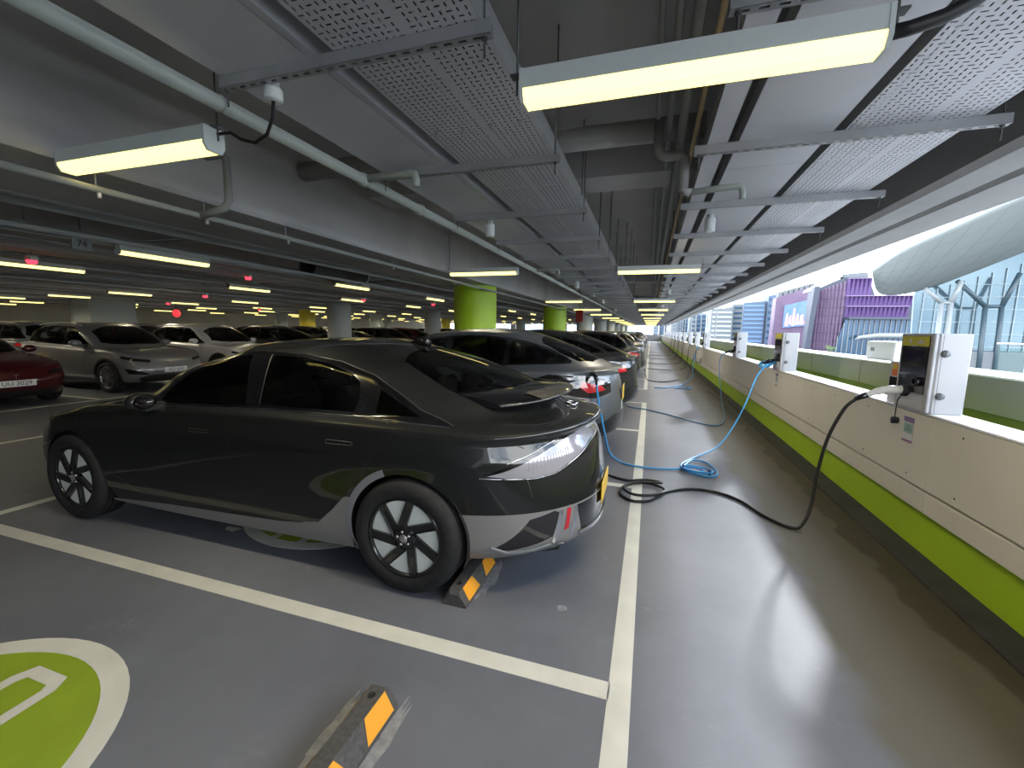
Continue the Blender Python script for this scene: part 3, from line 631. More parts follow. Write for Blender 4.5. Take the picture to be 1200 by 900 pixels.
# ---- upright hatchback crossover
P_SUV = dict(fx=-2.30, rx=2.22, W=.935, zb=.22, cowl=(-1.28, 1.04), tx=-.42, bx=1.60, blbase=(2.06, 1.13), nose=.82, lip=1.05, belt=(1.05, 1.06, 1.10), tw=.66, hubs=(-1.42, 1.34), R=.36,
    rl=[(-.6, 1.45), (-.42, 1.51), (-.1, 1.58), (.4, 1.62), (.9, 1.615), (1.3, 1.59), (1.65, 1.55), (1.9, 1.48)], lipx=.03, l3=.03, l0=.12, l1=.02, hip=.01, blL=.45, Lr=.5, nr=2.8, zr0=.10, dmid=1.08, ctip=1.82, bp=.2, cp=1.0, blm=.03, wsm=.02, cs=1.2, Lf=.55, nf=2.8,
    rw=[(-.01, 1.17), (.50, 1.17), (.62, 1.22), (.52, 1.46), (.4, 1.50), (-.01, 1.52)], rwp='rear')
ST_SUV = dict(paint=PAINT_SILVER, clad=BLACK_PLASTIC, arch=BLACK_PLASTIC, wheel='five', rails=True, feats=[
    ('head_lamp', FR, [(.46, .76), (.70, .80), (.87, .86), (.88, .80), (.75, .74), (.50, .70)], LENS_DARK, dict(side='split', off=.002)),
    ('air_intake', FR, [(.88, .58), (.84, .45), (.50, .42), (.66, .50)], GLOSS_BLACK, dict(side='split', off=-.004, rim=.02)),
    ('front_grille', FR, [(-.01, .24), (.62, .24), (.70, .36), (.50, .42), (-.01, .42)], BLACK_PLASTIC, dict()),
    ('tail_lamp', RE, [(-.01, .93), (.5, .95), (.86, 1.0), (.88, .93), (.6, .88), (-.01, .88)], LENS_RED, dict(off=.003)),
    ('rear_bumper', RE, [(-.01, .1), (1.0, .1), (1.0, .42), (.7, .48), (-.01, .52)], BLACK_PLASTIC, dict()),
    ('bonnet', 'top', [(-2.05, -.01), (-2.0, .4), (-1.85, .68), (-1.0, .76), (-1.1, .5), (-1.2, .2), (-1.21, -.01)], PAINT_SILVER, dict())])
# ---- low saloon
P_SAL = dict(fx=-2.32, rx=2.34, W=.925, zb=.17, cowl=(-1.34, .95), tx=-.38, bx=1.12, blbase=(1.95, 1.08), nose=.68, lip=1.02, belt=(.96, .985, 1.02), tw=.60, hubs=(-1.44, 1.43), R=.335,
    rl=[(-.6, 1.29), (-.38, 1.345), (-.1, 1.40), (.3, 1.435), (.65, 1.44), (1.0, 1.41), (1.2, 1.37), (1.6, 1.24)], lipx=.04, l3=.05, l3b=.09, l0=.10, l1=.0, hip=.01, blL=.65, Lr=.62, nr=2.5, zr0=.10, dmid=1.05, ctip=1.62, bp=.22, cp=1.0, blm=.02, wsm=.03, wd=.105, cs=.6,
    rw=[(1.22, -.01), (1.23, .35), (1.28, .48), (1.55, .56), (1.75, .54), (1.88, .4), (1.93, -.01)])
ST_SAL = dict(paint=PAINT_RED, clad=BLACK_PLASTIC, wheel='ten', feats=[
    ('head_lamp', FR, [(.50, .66), (.72, .70), (.86, .77), (.88, .72), (.76, .63), (.52, .60)], LENS_DARK, dict(side='split', off=.002, label='slanted head lamp')),
    ('front_grille', FR, [(-.01, .20), (.58, .20), (.66, .32), (-.01, .33)], BLACK_PLASTIC, dict()),
    ('fog_recess', FR, [(.72, .34), (.84, .36), (.84, .44), (.74, .40)], GLOSS_BLACK, dict(side='split', off=-.003)),
    ('tail_lamp', RE, [(.45, .90), (.86, .96), (.90, .88), (.84, .80), (.6, .84)], LENS_RED, dict(side='split', off=.003)),
    ('rear_bumper', RE, [(-.01, .1), (1.0, .1), (1.0, .38), (.7, .42), (-.01, .42)], BLACK_PLASTIC, dict()),
    ('bonnet', 'top', [(-2.1, -.01), (-2.05, .4), (-1.9, .66), (-1.05, .73), (-1.18, .5), (-1.27, .2), (-1.28, -.01)], PAINT_RED, dict())])
# ---------------------------------------------------------------- the setting
CONC = mat('painted_concrete', (.46, .45, .46), .8, noise=(1.2, .12, 4), bump=(30, .1))
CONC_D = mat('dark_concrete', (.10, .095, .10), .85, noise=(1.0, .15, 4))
CONC_L = mat('light_concrete', (.40, .39, .385), .8, noise=(3, .06, 4))
BEIGE = mat('beige_wall_paint', (.72, .66, .50), .7, noise=(.6, .1, 3))
GREEN = mat('lime_green_paint', (.36, .56, .02), .5, noise=(2, .06, 3))
GREEN_D = mat('olive_green_paint', (.09, .12, .02), .55, noise=(2, .06, 3))
COLGREY = mat('pale_column_paint', (.42, .45, .42), .6)
PANEL = mat('cream_panel', (.62, .60, .54), .45, 0, spec=.4, noise=(.9, .05, 3))
PANEL_G = mat('grey_parapet_panel', (.22, .215, .22), .5, .1)
COPING = mat('pale_coping', (.78, .80, .82), .5)
def floor_mat():
    m = bpy.data.materials.new('grey_epoxy_floor'); m.use_nodes = True; t = m.node_tree; b = t.nodes['Principled BSDF']; L = t.links.new
    tcn = t.nodes.new('ShaderNodeTexCoord')
    n1 = t.nodes.new('ShaderNodeTexNoise'); n1.inputs['Scale'].default_value = .9; n1.inputs['Detail'].default_value = 8; n1.inputs['Roughness'].default_value = .65; L(tcn.outputs['Object'], n1.inputs['Vector'])
    r1 = t.nodes.new('ShaderNodeValToRGB'); r1.color_ramp.elements[0].position = .35; r1.color_ramp.elements[1].position = .68
    r1.color_ramp.elements[0].color = (.128, .137, .163, 1); r1.color_ramp.elements[1].color = (.178, .190, .22, 1); L(n1.outputs['Fac'], r1.inputs['Fac'])
    # pale dusty scuffs
    n2 = t.nodes.new('ShaderNodeTexNoise'); n2.inputs['Scale'].default_value = 3.2; n2.inputs['Detail'].default_value = 9; n2.inputs['Roughness'].default_value = .75; L(tcn.outputs['Object'], n2.inputs['Vector'])
    r2 = t.nodes.new('ShaderNodeValToRGB'); r2.color_ramp.elements[0].position = .60; r2.color_ramp.elements[1].position = .78; r2.color_ramp.elements[0].color = (0, 0, 0, 1); r2.color_ramp.elements[1].color = (.35, .35, .35, 1); L(n2.outputs['Fac'], r2.inputs['Fac'])
    mx = t.nodes.new('ShaderNodeMixRGB'); mx.inputs['Color2'].default_value = (.36, .37, .39, 1); L(r2.outputs['Color'], mx.inputs['Fac']); L(r1.outputs['Color'], mx.inputs['Color1'])
    # parapet's cast shade painted brownish on the walkway, and the damp edge next to the kerb
    sx = t.nodes.new('ShaderNodeSeparateXYZ'); L(tcn.outputs['Object'], sx.inputs[0])
    n3 = t.nodes.new('ShaderNodeTexNoise'); n3.inputs['Scale'].default_value = 1.6; n3.inputs['Detail'].default_value = 5; L(tcn.outputs['Object'], n3.inputs['Vector'])
    ad = t.nodes.new('ShaderNodeMath'); ad.operation = 'MULTIPLY_ADD'; L(n3.outputs['Fac'], ad.inputs[0]); ad.inputs[1].default_value = .45; L(sx.outputs['X'], ad.inputs[2])
    rr = t.nodes.new('ShaderNodeMapRange'); rr.inputs['From Min'].default_value = 1.18; rr.inputs['From Max'].default_value = 1.30; L(ad.outputs[0], rr.inputs['Value'])
    mb_ = t.nodes.new('ShaderNodeMixRGB'); mb_.inputs['Color2'].default_value = (.115, .104, .082, 1); L(rr.outputs[0], mb_.inputs['Fac']); L(mx.outputs['Color'], mb_.inputs['Color1'])
    rw = t.nodes.new('ShaderNodeMapRange'); rw.inputs['From Min'].default_value = 1.80; rw.inputs['From Max'].default_value = 1.83; L(ad.outputs[0], rw.inputs['Value'])
    mw = t.nodes.new('ShaderNodeMixRGB'); mw.inputs['Color2'].default_value = (.06, .050, .035, 1); L(rw.outputs[0], mw.inputs['Fac']); L(mb_.outputs['Color'], mw.inputs['Color1'])
    L(mw.outputs['Color'], b.inputs['Base Color'])
    rg = t.nodes.new('ShaderNodeMapRange'); rg.inputs['To Min'].default_value = .38; rg.inputs['To Max'].default_value = .6; L(n1.outputs['Fac'], rg.inputs['Value']); L(rg.outputs[0], b.inputs['Roughness'])
    b.inputs['Specular IOR Level'].default_value = .25
    n4 = t.nodes.new('ShaderNodeTexNoise'); n4.inputs['Scale'].default_value = 160; n4.inputs['Detail'].default_value = 2; L(tcn.outputs['Object'], n4.inputs['Vector'])
    bp = t.nodes.new('ShaderNodeBump'); bp.inputs['Strength'].default_value = .12; bp.inputs['Distance'].default_value = .002; L(n4.outputs['Fac'], bp.inputs['Height']); L(bp.outputs['Normal'], b.inputs['Normal'])
    return m
FLOOR = floor_mat()
X0, X1, Y0, Y1 = -42.0, 1.98, -6.0, 80.0
def sbox(name, x0, x1, y0, y1, z0, z1, m): o = MB().box(x0, x1, y0, y1, z0, z1).obj(name, m); struct(o); return o
sbox('floor', X0, 3.1, Y0, Y1 + .3, -.25, 0, FLOOR)
sbox('ceiling', X0, 2.75, Y0, Y1 + .3, 3.35, 3.6, CONC)
sbox('wall_left', X0 - .3, X0, Y0, Y1, 0, 3.35, BEIGE)
sbox('wall_back', X0, 3.1, Y0 - .3, Y0, 0, 3.35, CONC)
w = MB(); w.box(X0, 3.1, Y1, Y1 + .25, 0, 1.15); w.box(X0, 3.1, Y1, Y1 + .25, 2.75, 3.35)
for x in [-42, -34.5, -26, -17.5, -9.2, 2.6]: w.box(x, x + 1.0 if x < 2 else 3.1, Y1 - .1, Y1 + .3, 1.15, 2.75)
struct(w.obj('wall_front', CONC_L))
# far beige wall piece behind the cars across the lane
# ceiling beams along the bays
def beam(n, x0, x1, z0, m=CONC):
    b = MB(); b.prism([(x0 + .03, z0), (x1 - .03, z0), (x1, z0 + .03), (x1, 3.36), (x0, 3.36), (x0, z0 + .03)], Y0, Y1, axis='y'); struct(b.obj('trim_%d' % n, m))
beam(1, -4.60, -3.38, 2.56)
for i, x in enumerate((-9.0, -13.2, -17.6, -22.0, -26.4, -31.0)): beam(2 + i, x - .3, x + .3, 2.66, CONC)
b = MB()
for y in range(2, 80, 9): b.box(-3.1, 1.6, y + 2.3, y + 2.75, 3.05, 3.36)
struct(b.obj('trim_9', CONC))
# edge beam over the opening: dark soffit, then stepped pale mouldings
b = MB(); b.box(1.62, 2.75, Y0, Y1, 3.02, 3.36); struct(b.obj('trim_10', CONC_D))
b = MB(); b.prism([(1.95, 2.74), (2.00, 2.70), (2.22, 2.69), (2.25, 2.73), (2.30, 2.73), (2.32, 2.69), (2.62, 2.66), (2.66, 2.74), (2.66, 3.1), (1.95, 3.1)], Y0, Y1, axis='y'); struct(b.obj('trim_11', CONC_L))
# parapet beside the bays: dark kerb, green base, cream panels, ledge, planter gap and inner wall
b = MB(); b.box(1.78, 2.0, Y0, Y1, 0, .012); struct(b.obj('baseboard_right', mat('dark_kerb', (.035, .033, .032), .8, noise=(4, .3, 4))))
sbox('wall_right', 1.99, 2.12, Y0, Y1, 0, 1.03, GREEN)
par = thing('parapet_cladding', 'long cream panel cladding with a bright ledge, on the green wall beside the charging bays', 'cladding', (1.93, 0, .34))
pm1 = MB().bbox(0, .055, .001, 2.699, .165, .69, .003).mesh('upper_panel', PANEL); pm2 = MB().bbox(0, .055, .001, 2.699, .0, .148, .003).mesh('lower_panel', PANEL)
led = MB().bbox(-.012, .21, .0, 2.7, .695, .712, .004).mesh('ledge_cap', COPING)
fx_ = MB()
for yy in (.25, .95, 1.7, 2.4):
    for zz in (.22, .62): fx_.lathe([(.001, -.003), (.007, -.002), (.007, .001)], c=(0, yy, zz), axis='x', n=8)
fxm = fx_.mesh('rivets', INK)
for k in range(31):
    y = -4.4 + 2.7 * k
    for nm, me in (('cladding_panel', pm1), ('cladding_panel', pm2), ('ledge_cap', led)): link(nm, me, par, (0, y, 0))
    o = link('panel_rivets', fxm, par, (0, y, 0)); o['kind'] = 'stuff'
inn = thing('planter_wall', 'grey panelled planter wall with pale coping behind the row of chargers', 'wall', (2.68, 0, .95))
ip = MB().bbox(0, .03, .008, 1.792, .03, .325, .004).mesh('parapet_panel', PANEL_G); ic = MB().bbox(-.03, .42, .0, 3.6, .325, .345, .006).mesh('coping_stone', COPING)
for k in range(46): link('parapet_panel', ip, inn, (0, -4 + 1.8 * k, 0))
for k in range(23): link('coping_stone', ic, inn, (0, -4 + 3.6 * k, 0))
sbox('wall_outer', 2.74, 3.05, Y0, Y1, 0, 1.275, CONC_L); sbox('trim_89', 2.711, 2.74, Y0, Y1, .5, .98, GREEN_D)
sbox('trim_12', 2.0, 2.71, Y0, Y1, 0, .62, mat('planter_gap_dark', (.03, .035, .012), .9))  # shade of the planter gap put into a dark fill colour
# ---------------------------------------------------------------- columns
CY = [9.3, 18.0, 26.7, 35.4, 44.1, 52.8, 61.5, 70.2]
for i, y in enumerate(CY):
    g = i < 2; b = MB(); b.lathe([(.49, 0), (.49, 2.56)], n=40); m = GREEN if g else COLGREY
    o = b.obj('round_column', m, None, (-3.90, y, 0))
    tag(o, ('lime green round column, the nearer of two, behind the grey crossover' if i == 0 else 'lime green round column, the farther and smaller of two') if g else 'pale grey round column in the far part of the bay row', 'column', None if g else 'pale far columns')
cm = MB().lathe([(.5, 0), (.5, 2.67)], n=28).mesh('round_column', COLGREY)
for i, (x, y, m) in enumerate([(-13.2, 15.9, 0), (-22, 23.4, 1), (-13.2, 33, 0), (-13.2, 44, 0), (-13.2, 56, 0), (-13.2, 24.5, 0), (-22, 31, 0), (-22, 44, 1), (-31, 16, 0), (-31, 30, 0), (-31, 46, 0), (-13.2, 68, 0)]):
    if m: mm = MB().lathe([(.5, 0), (.5, 2.67)], n=28).mesh('round_column', mat('yellow_column_paint', (.55, .45, .02), .5))
    else: mm = cm
    o = link('round_column', mm, None, (x, y, 0))
    if m: tag(o, 'yellow round column %s the parked cars' % ('beyond the white crossover, among' if i == 1 else 'far behind, smallest among'), 'column')
    else: tag(o, 'pale round column rising between parked cars across the lane', 'column', 'pale columns across the lane')
o = MB().bbox(-.6, .6, -.9, .9, 0, 3.345, .03).obj('square_pier', COLGREY, None, (-23.9, 13.2, 0)); tag(o, 'wide square grey pier behind the silver crossover', 'column')
# ---------------------------------------------------------------- painted markings
WP = mat('white_floor_paint', (.66, .66, .60), .55, noise=(5, .08, 6)); GP = mat('green_floor_paint', (.27, .38, .02), .5, noise=(6, .08, 5))
T = .0022
def paint(name, polys, m=WP, z=T):
    b = MB(); b.box(*polys, 0, z); return struct(b.obj(name, m))
n = 1
for (y0, y1) in ((-6, 10.05), (12.35, 28.4), (30.9, 47), (49.5, 65.5), (68, 80)): paint('trim_%d' % (12 + n), (-.095, .005, y0, y1)); n += 1
BL = [-3.56, -.89, 1.78, 4.45, 7.12, 9.98, 12.42, 15.1, 17.75, 20.4, 23.1, 25.75, 28.3, 31.0, 33.65, 36.3, 39, 41.7, 44.4, 46.9, 49.6, 52.3, 55, 57.7, 60.4, 63, 65.4]
for y in BL: paint('trim_%d' % (12 + n), (-5.12, -.09, y - .05, y + .05)); n += 1
paint('trim_%d' % (12 + n), (-5.17, -5.07, -6, 66)); n += 1
paint('trim_%d' % (12 + n), (-8.13, -8.03, -6, 66)); n += 1
paint('trim_%d' % (12 + n), (-10.97, -10.87, -6, 66)); n += 1
for y in [-2.2 + 2.67 * k for k in range(25)]: paint('trim_%d' % (12 + n), (-15.9, -10.9, y - .05, y + .05)); n += 1
def sign(cx, cy, name_label):
    t = thing('charging_bay_marking', name_label, 'floor marking', (cx, cy, 0)); t['category'] = 'marking'
    b = MB(); b.lathe([(.001, .0012), (.70, .0012), (.70, 0)], n=64, smooth=False); b.obj('green_disc', GP, t)
    b = MB(); b.lathe([(.69, 0), (.69, .0024), (.785, .0024), (.785, 0)], n=64, smooth=False); b.obj('white_ring', WP, t)
    # white outlined vehicle shape with a cable and plug, as painted
    def stroke(pts, w):
        b = MB()
        for a, c in zip(pts, pts[1:]):
            pass
        V = [Vector((*p, 0)) for p in pts]; L_ = []
        for i, v in enumerate(V):
            d0 = (v - V[i - 1]).normalized() if i else (V[1] - v).normalized(); d1 = (V[i + 1] - v).normalized() if i < len(V) - 1 else d0
            m_ = (d0 + d1).normalized(); q = Vector((-m_.y, m_.x, 0)) * (w / 2 / max(.5, m_.dot(d0))); L_ += [v - q, v + q]
        b.add([(p.x, p.y, .0026) for p in L_], [(2 * i, 2 * i + 2, 2 * i + 3, 2 * i + 1) for i in range(len(V) - 1)])
        return b
    stroke([(-.10, -.70), (-.105, .52), (-.08, .575), (.09, .575), (.12, .53), (.14, .2), (.14, -.68)], .058).obj('white_symbol', WP, t, recalc=False)
    stroke([(-.34, .25), (-.34, -.05), (-.46, -.12), (-.46, -.3)], .05).obj('white_symbol', WP, t, recalc=False)
    return t
sign(-2.54, .455, 'green disc with white ring and white vehicle symbol on the empty bay floor')
sign(-2.54, 3.06, 'green disc floor marking half hidden underneath the black saloon')
for y in (5.75, 8.5, 13.7): sign(-2.54, y, 'green disc marking under a parked car, number %s from the near end' % {5.75: 'three', 8.5: 'four', 13.7: 'five'}[y])
# small floor triangles painted by the second disc
b = MB(); b.add([(-3.14, 2.40, .0022), (-2.99, 2.41, .0022), (-3.02, 2.34, .0022), (-3.10, 2.35, .0022)], [(0, 1, 2, 3)])
tag(b.obj('paint_patch', WP, recalc=False), 'small white paint shape beside the green disc under the black saloon', 'marking')
# ---------------------------------------------------------------- wheel stops
RUBB = mat('stop_rubber', (.075, .072, .07), .8, noise=(60, .25, 3)); ORANGE = mat('orange_reflective', (.90, .38, .02), .45)
def stopper(loc, label, L=.52):
    t = thing('wheel_stop', label, 'wheel stop', loc)
    b = MB(); b.prism([(-.08, 0), (.08, 0), (.08, .02), (.034, .098), (-.034, .098), (-.08, .02)], -L / 2 + .03, L / 2 - .03, axis='y')
    hx = [(-.08, 0), (.08, 0), (.08, .02), (.034, .098), (-.034, .098), (-.08, .02)]
    for s in (-1, 1):
        yb = s * (L / 2 - .03); ye = s * L / 2; b.add([(x, yb, z) for x, z in hx] + [(x * .92, ye, min(z, .085) * .85) for x, z in hx], [tuple(range(6, 12))] + [(i, (i + 1) % 6, 6 + (i + 1) % 6, 6 + i) for i in range(6)])
    b.obj('stop_body', RUBB, t)
    for y0, y1, sk in ((-L / 2 + .04, -.05, .03), (.05, L / 2 - .04, -.03)):
        for sd in (1, -1):
            b = MB(); n_ = .002
            P = [(sd * .078, .024), (sd * .036, .0955)]
            b.add([(P[0][0] + sd * n_, y0, P[0][1]), (P[0][0] + sd * n_, y1, P[0][1]), (P[1][0] + sd * n_, y1 - .035 * (1 if sk > 0 else 0), P[1][1] + n_), (P[1][0] + sd * n_, y0 + .035 * (1 if sk < 0 else 0), P[1][1] + n_)], [(0, 1, 2, 3)]); b.obj('reflector_patch', ORANGE, t, recalc=False)
    for s in (-1, 1): MB().lathe([(.001, .0), (.013, 0), (.015, .0025), (.017, .0)], c=(0, s * .0 + s * (L / 2 - .075) , .099), n=14).obj('bolt_hole', INK, t)
    return t
stopper((-1.01, 1.15, 0), 'black rubber wheel stop with orange patches on the empty bay floor, nearest')
st2 = stopper((-1.0, 2.35, 0), 'black and orange rubber wheel stop touching the rear wheel of the black saloon')
stopper((-1.0, 3.75, 0), 'black and orange wheel stop hidden behind the far rear wheel of the black saloon')
# pale adhesive residue around the stops
RES = mat('adhesive_residue', (.27, .28, .29), .7, noise=(25, .3, 6))
def smear(cx, cy, rx_, ry_, seed):
    rnd = random.Random(seed); P = [(cx + rx_ * math.cos(a) * (.6 + .5 * rnd.random()), cy + ry_ * math.sin(a) * (.6 + .5 * rnd.random())) for a in [2 * PI * i / 22 for i in range(22)]]
    b = MB(); b.prism(P, 0, .0012); return b
for i, (a, lb) in enumerate((((-.90, 2.42, .05, .24), 'pale glue smear on the floor beside the wheel stop at the saloon'), ((-.905, 1.18, .035, .34), 'pale glue smear along the right side of the nearest wheel stop'), ((-1.13, 1.22, .03, .22), 'pale glue smear along the left side of the nearest wheel stop'), ((-.40, 2.28, .035, .03), 'small pale spot on the floor behind the black saloon'), ((-.78, 1.15, .03, .025), 'small pale spot right of the nearest wheel stop'))):
    tag(smear(*a, i).obj('glue_smear', RES), lb, 'stain')
# ---------------------------------------------------------------- services under the ceiling
STEEL = mat('galvanised_steel', (.40, .40, .41), .45, .35, noise=(8, .08, 3)); STEEL_L = mat('galvanised_sheet', (.62, .62, .67), .45, .25, noise=(2, .06, 3))
ROD = mat('threaded_rod', (.12, .12, .12), .5, .5); PIPE = mat('grey_green_pipe', (.40, .43, .40), .45); PIPE_D = mat('dull_grey_pipe', (.26, .27, .26), .55)
WHITEP = mat('white_plastic', (.75, .77, .76), .4); LAMPB = mat('lamp_housing', (.62, .66, .64), .4); CAB = mat('black_cable', (.006, .006, .006), .45)
LAMP = mat('lamp_diffuser', (.8, .7, .4), .5, emit=(1.0, .80, .23), es=LAMP_E)
def strut_mesh(L, w=.041, h=.052, t=.003, pitch=.062, slot=.034):
    b = MB(); b.box(0, L, -w / 2, -w / 2 + t, 0, h); b.box(0, L, w / 2 - t, w / 2, 0, h); n_ = int(L / pitch); e = (L - n_ * pitch) / 2; sw = .007
    b.box(0, L, -w / 2, -sw, 0, t); b.box(0, L, sw, w / 2, 0, t); b.box(0, e + (pitch - slot) / 2, -sw, sw, 0, t)
    for i in range(n_): x = e + i * pitch + (pitch + slot) / 2; b.box(x, min(x + pitch - slot, L), -sw, sw, 0, t)
    return b.mesh('strut_channel', STEEL)
def hook_mesh():
    b = MB(); b.tube([(0, 0, .70), (0, 0, -.075)], .0045, 6); b.lathe([(.001, 0), (.012, 0), (.012, -.01), (.001, -.01)], n=6, smooth=False); return b.mesh('hanger_rod', ROD)
SM1, SM2 = strut_mesh(1.36), strut_mesh(1.52); HM = hook_mesh()
def bracket(x0, L, me, y, group, label):
    t = thing('strut_bracket', label, 'bracket', (x0, y, 2.70), 0, group)
    link('channel', me, t); link('hanger_rod', HM, t, (.03, 0, 0)); link('hanger_rod', HM, t, (L - .03, 0, 0)); return t
tl = bracket(-1.99, 1.36, SM1, 1.65, None, 'slotted steel bracket nearest the left hanging lamp, under the perforated tray')
tr_ = bracket(.20, 1.52, SM2, 1.78, None, 'slotted steel bracket lit yellow directly above the nearest right lamp')
LB = [1.65 + 1.27 * k for k in range(-1, 50)]; RB = [1.78 + 1.265 * k for k in range(0, 50)]
for i, y in enumerate(LB):
    if i != 1: dup(tl, (-1.99, y, 2.70), 0, ('%s slotted bracket beyond the left lamp, under the left-hand cable trays' % ORD[i - 1]) if 2 <= i < 9 else 'slotted steel bracket carrying the left-hand cable trays, %s' % ('behind the camera line' if i == 0 else 'far along'), None if i < 9 else 'brackets under the left trays')
for i, y in enumerate(RB):
    if i: dup(tr_, (.20, y, 2.70), 0, ('%s slotted bracket from the camera under the right-hand cable trays' % ORD[i]) if i < 9 else 'slotted steel bracket carrying the right-hand cable trays, far along', None if i < 9 else 'brackets under the right trays')
def perf_mesh(w, L, cell=.034):
    nx = int(w / cell); ny = int(L / cell); mx_ = (w - nx * cell) / 2; b = MB(); vs = []; fs = []
    def quad(x0, x1, y0, y1): k = len(vs); vs.extend([(x0, y0, 0), (x1, y0, 0), (x1, y1, 0), (x0, y1, 0)]); fs.append((k, k + 1, k + 2, k + 3))
    quad(0, mx_, 0, L); quad(w - mx_, w, 0, L); quad(mx_, w - mx_, ny * cell, L)
    for j in range(ny):
        for i in range(nx):
            x = mx_ + i * cell; y = j * cell; hor = (i + j * 2) % 3 == 0
            a, c = (.024, .007) if hor else (.007, .020)
            if (i % 11 == 10): quad(x, x + cell, y, y + cell); continue
            X_ = (x, x + (cell - a) / 2, x + (cell + a) / 2, x + cell); Y_ = (y, y + (cell - c) / 2, y + (cell + c) / 2, y + cell)
            k = len(vs); vs.extend([(X_[0], Y_[0], 0), (X_[3], Y_[0], 0), (X_[3], Y_[3], 0), (X_[0], Y_[3], 0), (X_[1], Y_[1], 0), (X_[2], Y_[1], 0), (X_[2], Y_[2], 0), (X_[1], Y_[2], 0)])
            fs.extend([(k, k + 1, k + 5, k + 4), (k + 1, k + 2, k + 6, k + 5), (k + 2, k + 3, k + 7, k + 6), (k + 3, k, k + 4, k + 7)])
    b.add(vs, fs); return b.mesh('perforated_sheet', STEEL_L, False)
def tray(name, label, x0, x1, perf, h=.10, side_l=True, side_r=True, z=2.752, L=2.5, n=26, y0=-1.5):
    t = thing(name, label, 'cable tray', (x0, 0, z)); w = x1 - x0
    pm = perf_mesh(w, L) if perf else MB().box(0, w, .002, L - .002, 0, .003).mesh('tray_sheet', STEEL_L)
    sm = MB(); 
    if side_l: sm.box(0, .003, 0, L, 0, h); sm.box(0, .018, 0, L, h - .003, h)
    if side_r: sm.box(w - .003, w, 0, L, 0, h); sm.box(w - .018, w, 0, L, h - .003, h)
    sme = sm.mesh('tray_side', STEEL)
    for k in range(n): link('tray_base', pm, t, (0, y0 + L * k, 0)); link('tray_sides', sme, t, (0, y0 + L * k, 0))
    cb = MB(); r = random.Random(3)
    for q in range(int(w / .07)):
        xx = .04 + q * .07; cb.tube([(xx + .008 * math.sin(k * 1.3 + q), y0 + k * 3.2, .028) for k in range(20)], .018 + .006 * r.random(), 6)
    for q in range(0): pass
    o = cb.obj('tray_cables', mat('grey_cable', (.04, .04, .045), .6), t); o['kind'] = 'stuff'
    return t
tray('cable_trunking', 'wide flat grey trunking left of the perforated tray, beside the round pipe', -1.975, -1.47, False)
tray('perforated_cable_tray', 'left perforated steel cable tray between the two rows of lamps', -1.335, -.67, True, h=.12)
tray('narrow_trunking', 'narrow flat trunking at the inner end of the right-hand brackets', .27, .385, False, side_l=True)
tray('cable_trunking', 'wide flat pale trunking over the right-hand lamps, by the perforated tray', .445, .93, False)
tray('perforated_cable_tray', 'right perforated steel cable tray nearest the open side', .985, 1.60, True, h=.10)
b = MB(); b.prism([(-1.468, 2.752), (-1.425, 2.752), (-1.425, 2.80), (-1.445, 2.80), (-1.445, 2.85), (-1.468, 2.85)], -1.5, 63, axis='y'); tag(b.obj('trunking_flange', mat('flange_highlight', (.55, .55, .60), .4, .3)), 'slim pale flange with painted-in highlight running between the left trunking and perforated tray', 'channel')  # trunking flange, its highlight put into the pale colour
# nuts under the left perforated tray
for y in (2.4, 6.2):
    t = thing('tray_bolts', 'row of bolt heads under the left perforated tray, %s' % ('near the lamp' if y < 3 else 'farther along'), 'bolts', (-1.0, y, 2.745))
    for i in range(4): MB().lathe([(.001, 0), (.011, 0), (.011, -.012), (.005, -.012), (.005, -.03), (.001, -.03)], c=(-.26 + .17 * i, 0, 0), n=6, smooth=False).obj('bolt', STEEL, t)
# ---------------------------------------------------------------- lamps
LAMPS = {}
def lamp_light(n, parent):
    if n not in LAMPS:
        l = bpy.data.lights.new('lamp_light', 'SPOT'); l.energy = {3: LAMP_W / 3, 2: LAMP_W * .21, 1: LAMP_W * .14, 0: LAMP_W * 1.1}[n]; l.color = (1, .88, .66); l.spot_size = math.radians(172); l.spot_blend = .6; l.shadow_soft_size = 0; LAMPS[n] = l
    n_ = n; n = max(n, 1)
    for i in range(n):
        o = bpy.data.objects.new('lamp_light', LAMPS[n_]); C.objects.link(o); o.parent = parent; o.location = ((i - (n - 1) / 2) * .38, 0, -.006)
def lamp_root(label, group, loc, rz=0, rod=.85, nl=3, short=False):
    t = thing('linear_lamp', label, 'lamp', loc, rz, group)
    h = MB(); h.prism([(-.055, .045), (.055, .045), (.055, .115), (-.055, .115)], -.6, .6, axis='x'); h.obj('housing', LAMPB, t)
    d = MB(); P = [(-.052, .045), (.052, .045), (.052, .03), (.035, 0), (-.035, 0), (-.052, .03)]; d.prism(P, -.585, .585, axis='x'); d.obj('diffuser', LAMP, t)
    for s in (-1, 1):
        e = MB(); e.prism([(-.057, .117), (.057, .117), (.057, .028), (.038, -.003), (-.038, -.003), (-.057, .028)], min(s * .585, s * .6), max(s * .585, s * .6), axis='x'); e.obj('end_cap', LAMPB, t)
        r = MB(); r.box(s * .62 - .03, s * .62 + .03, -.02, .02, .115, .122); r.tube([(s * .625, 0, rod if (s < 0 or not short) else .205), (s * .625, 0, .05)], .0045, 6); r.obj('hanger_rod', ROD, t)
    lamp_light(nl, t); return t
LY = [1.77, 7.05, 13.8, 19.2, 24.8, 31, 37, 43, 49, 55, 61, 67]
A0 = lamp_root('long yellow lamp nearest the camera, hanging over the walkway at upper right', None, (.06, 1.77, 2.49), 0, .85, 3, True)
B0 = lamp_root('yellow lamp hanging over the black saloon at upper left', None, (-2.8, 1.76, 2.49), 0, .85, 2)
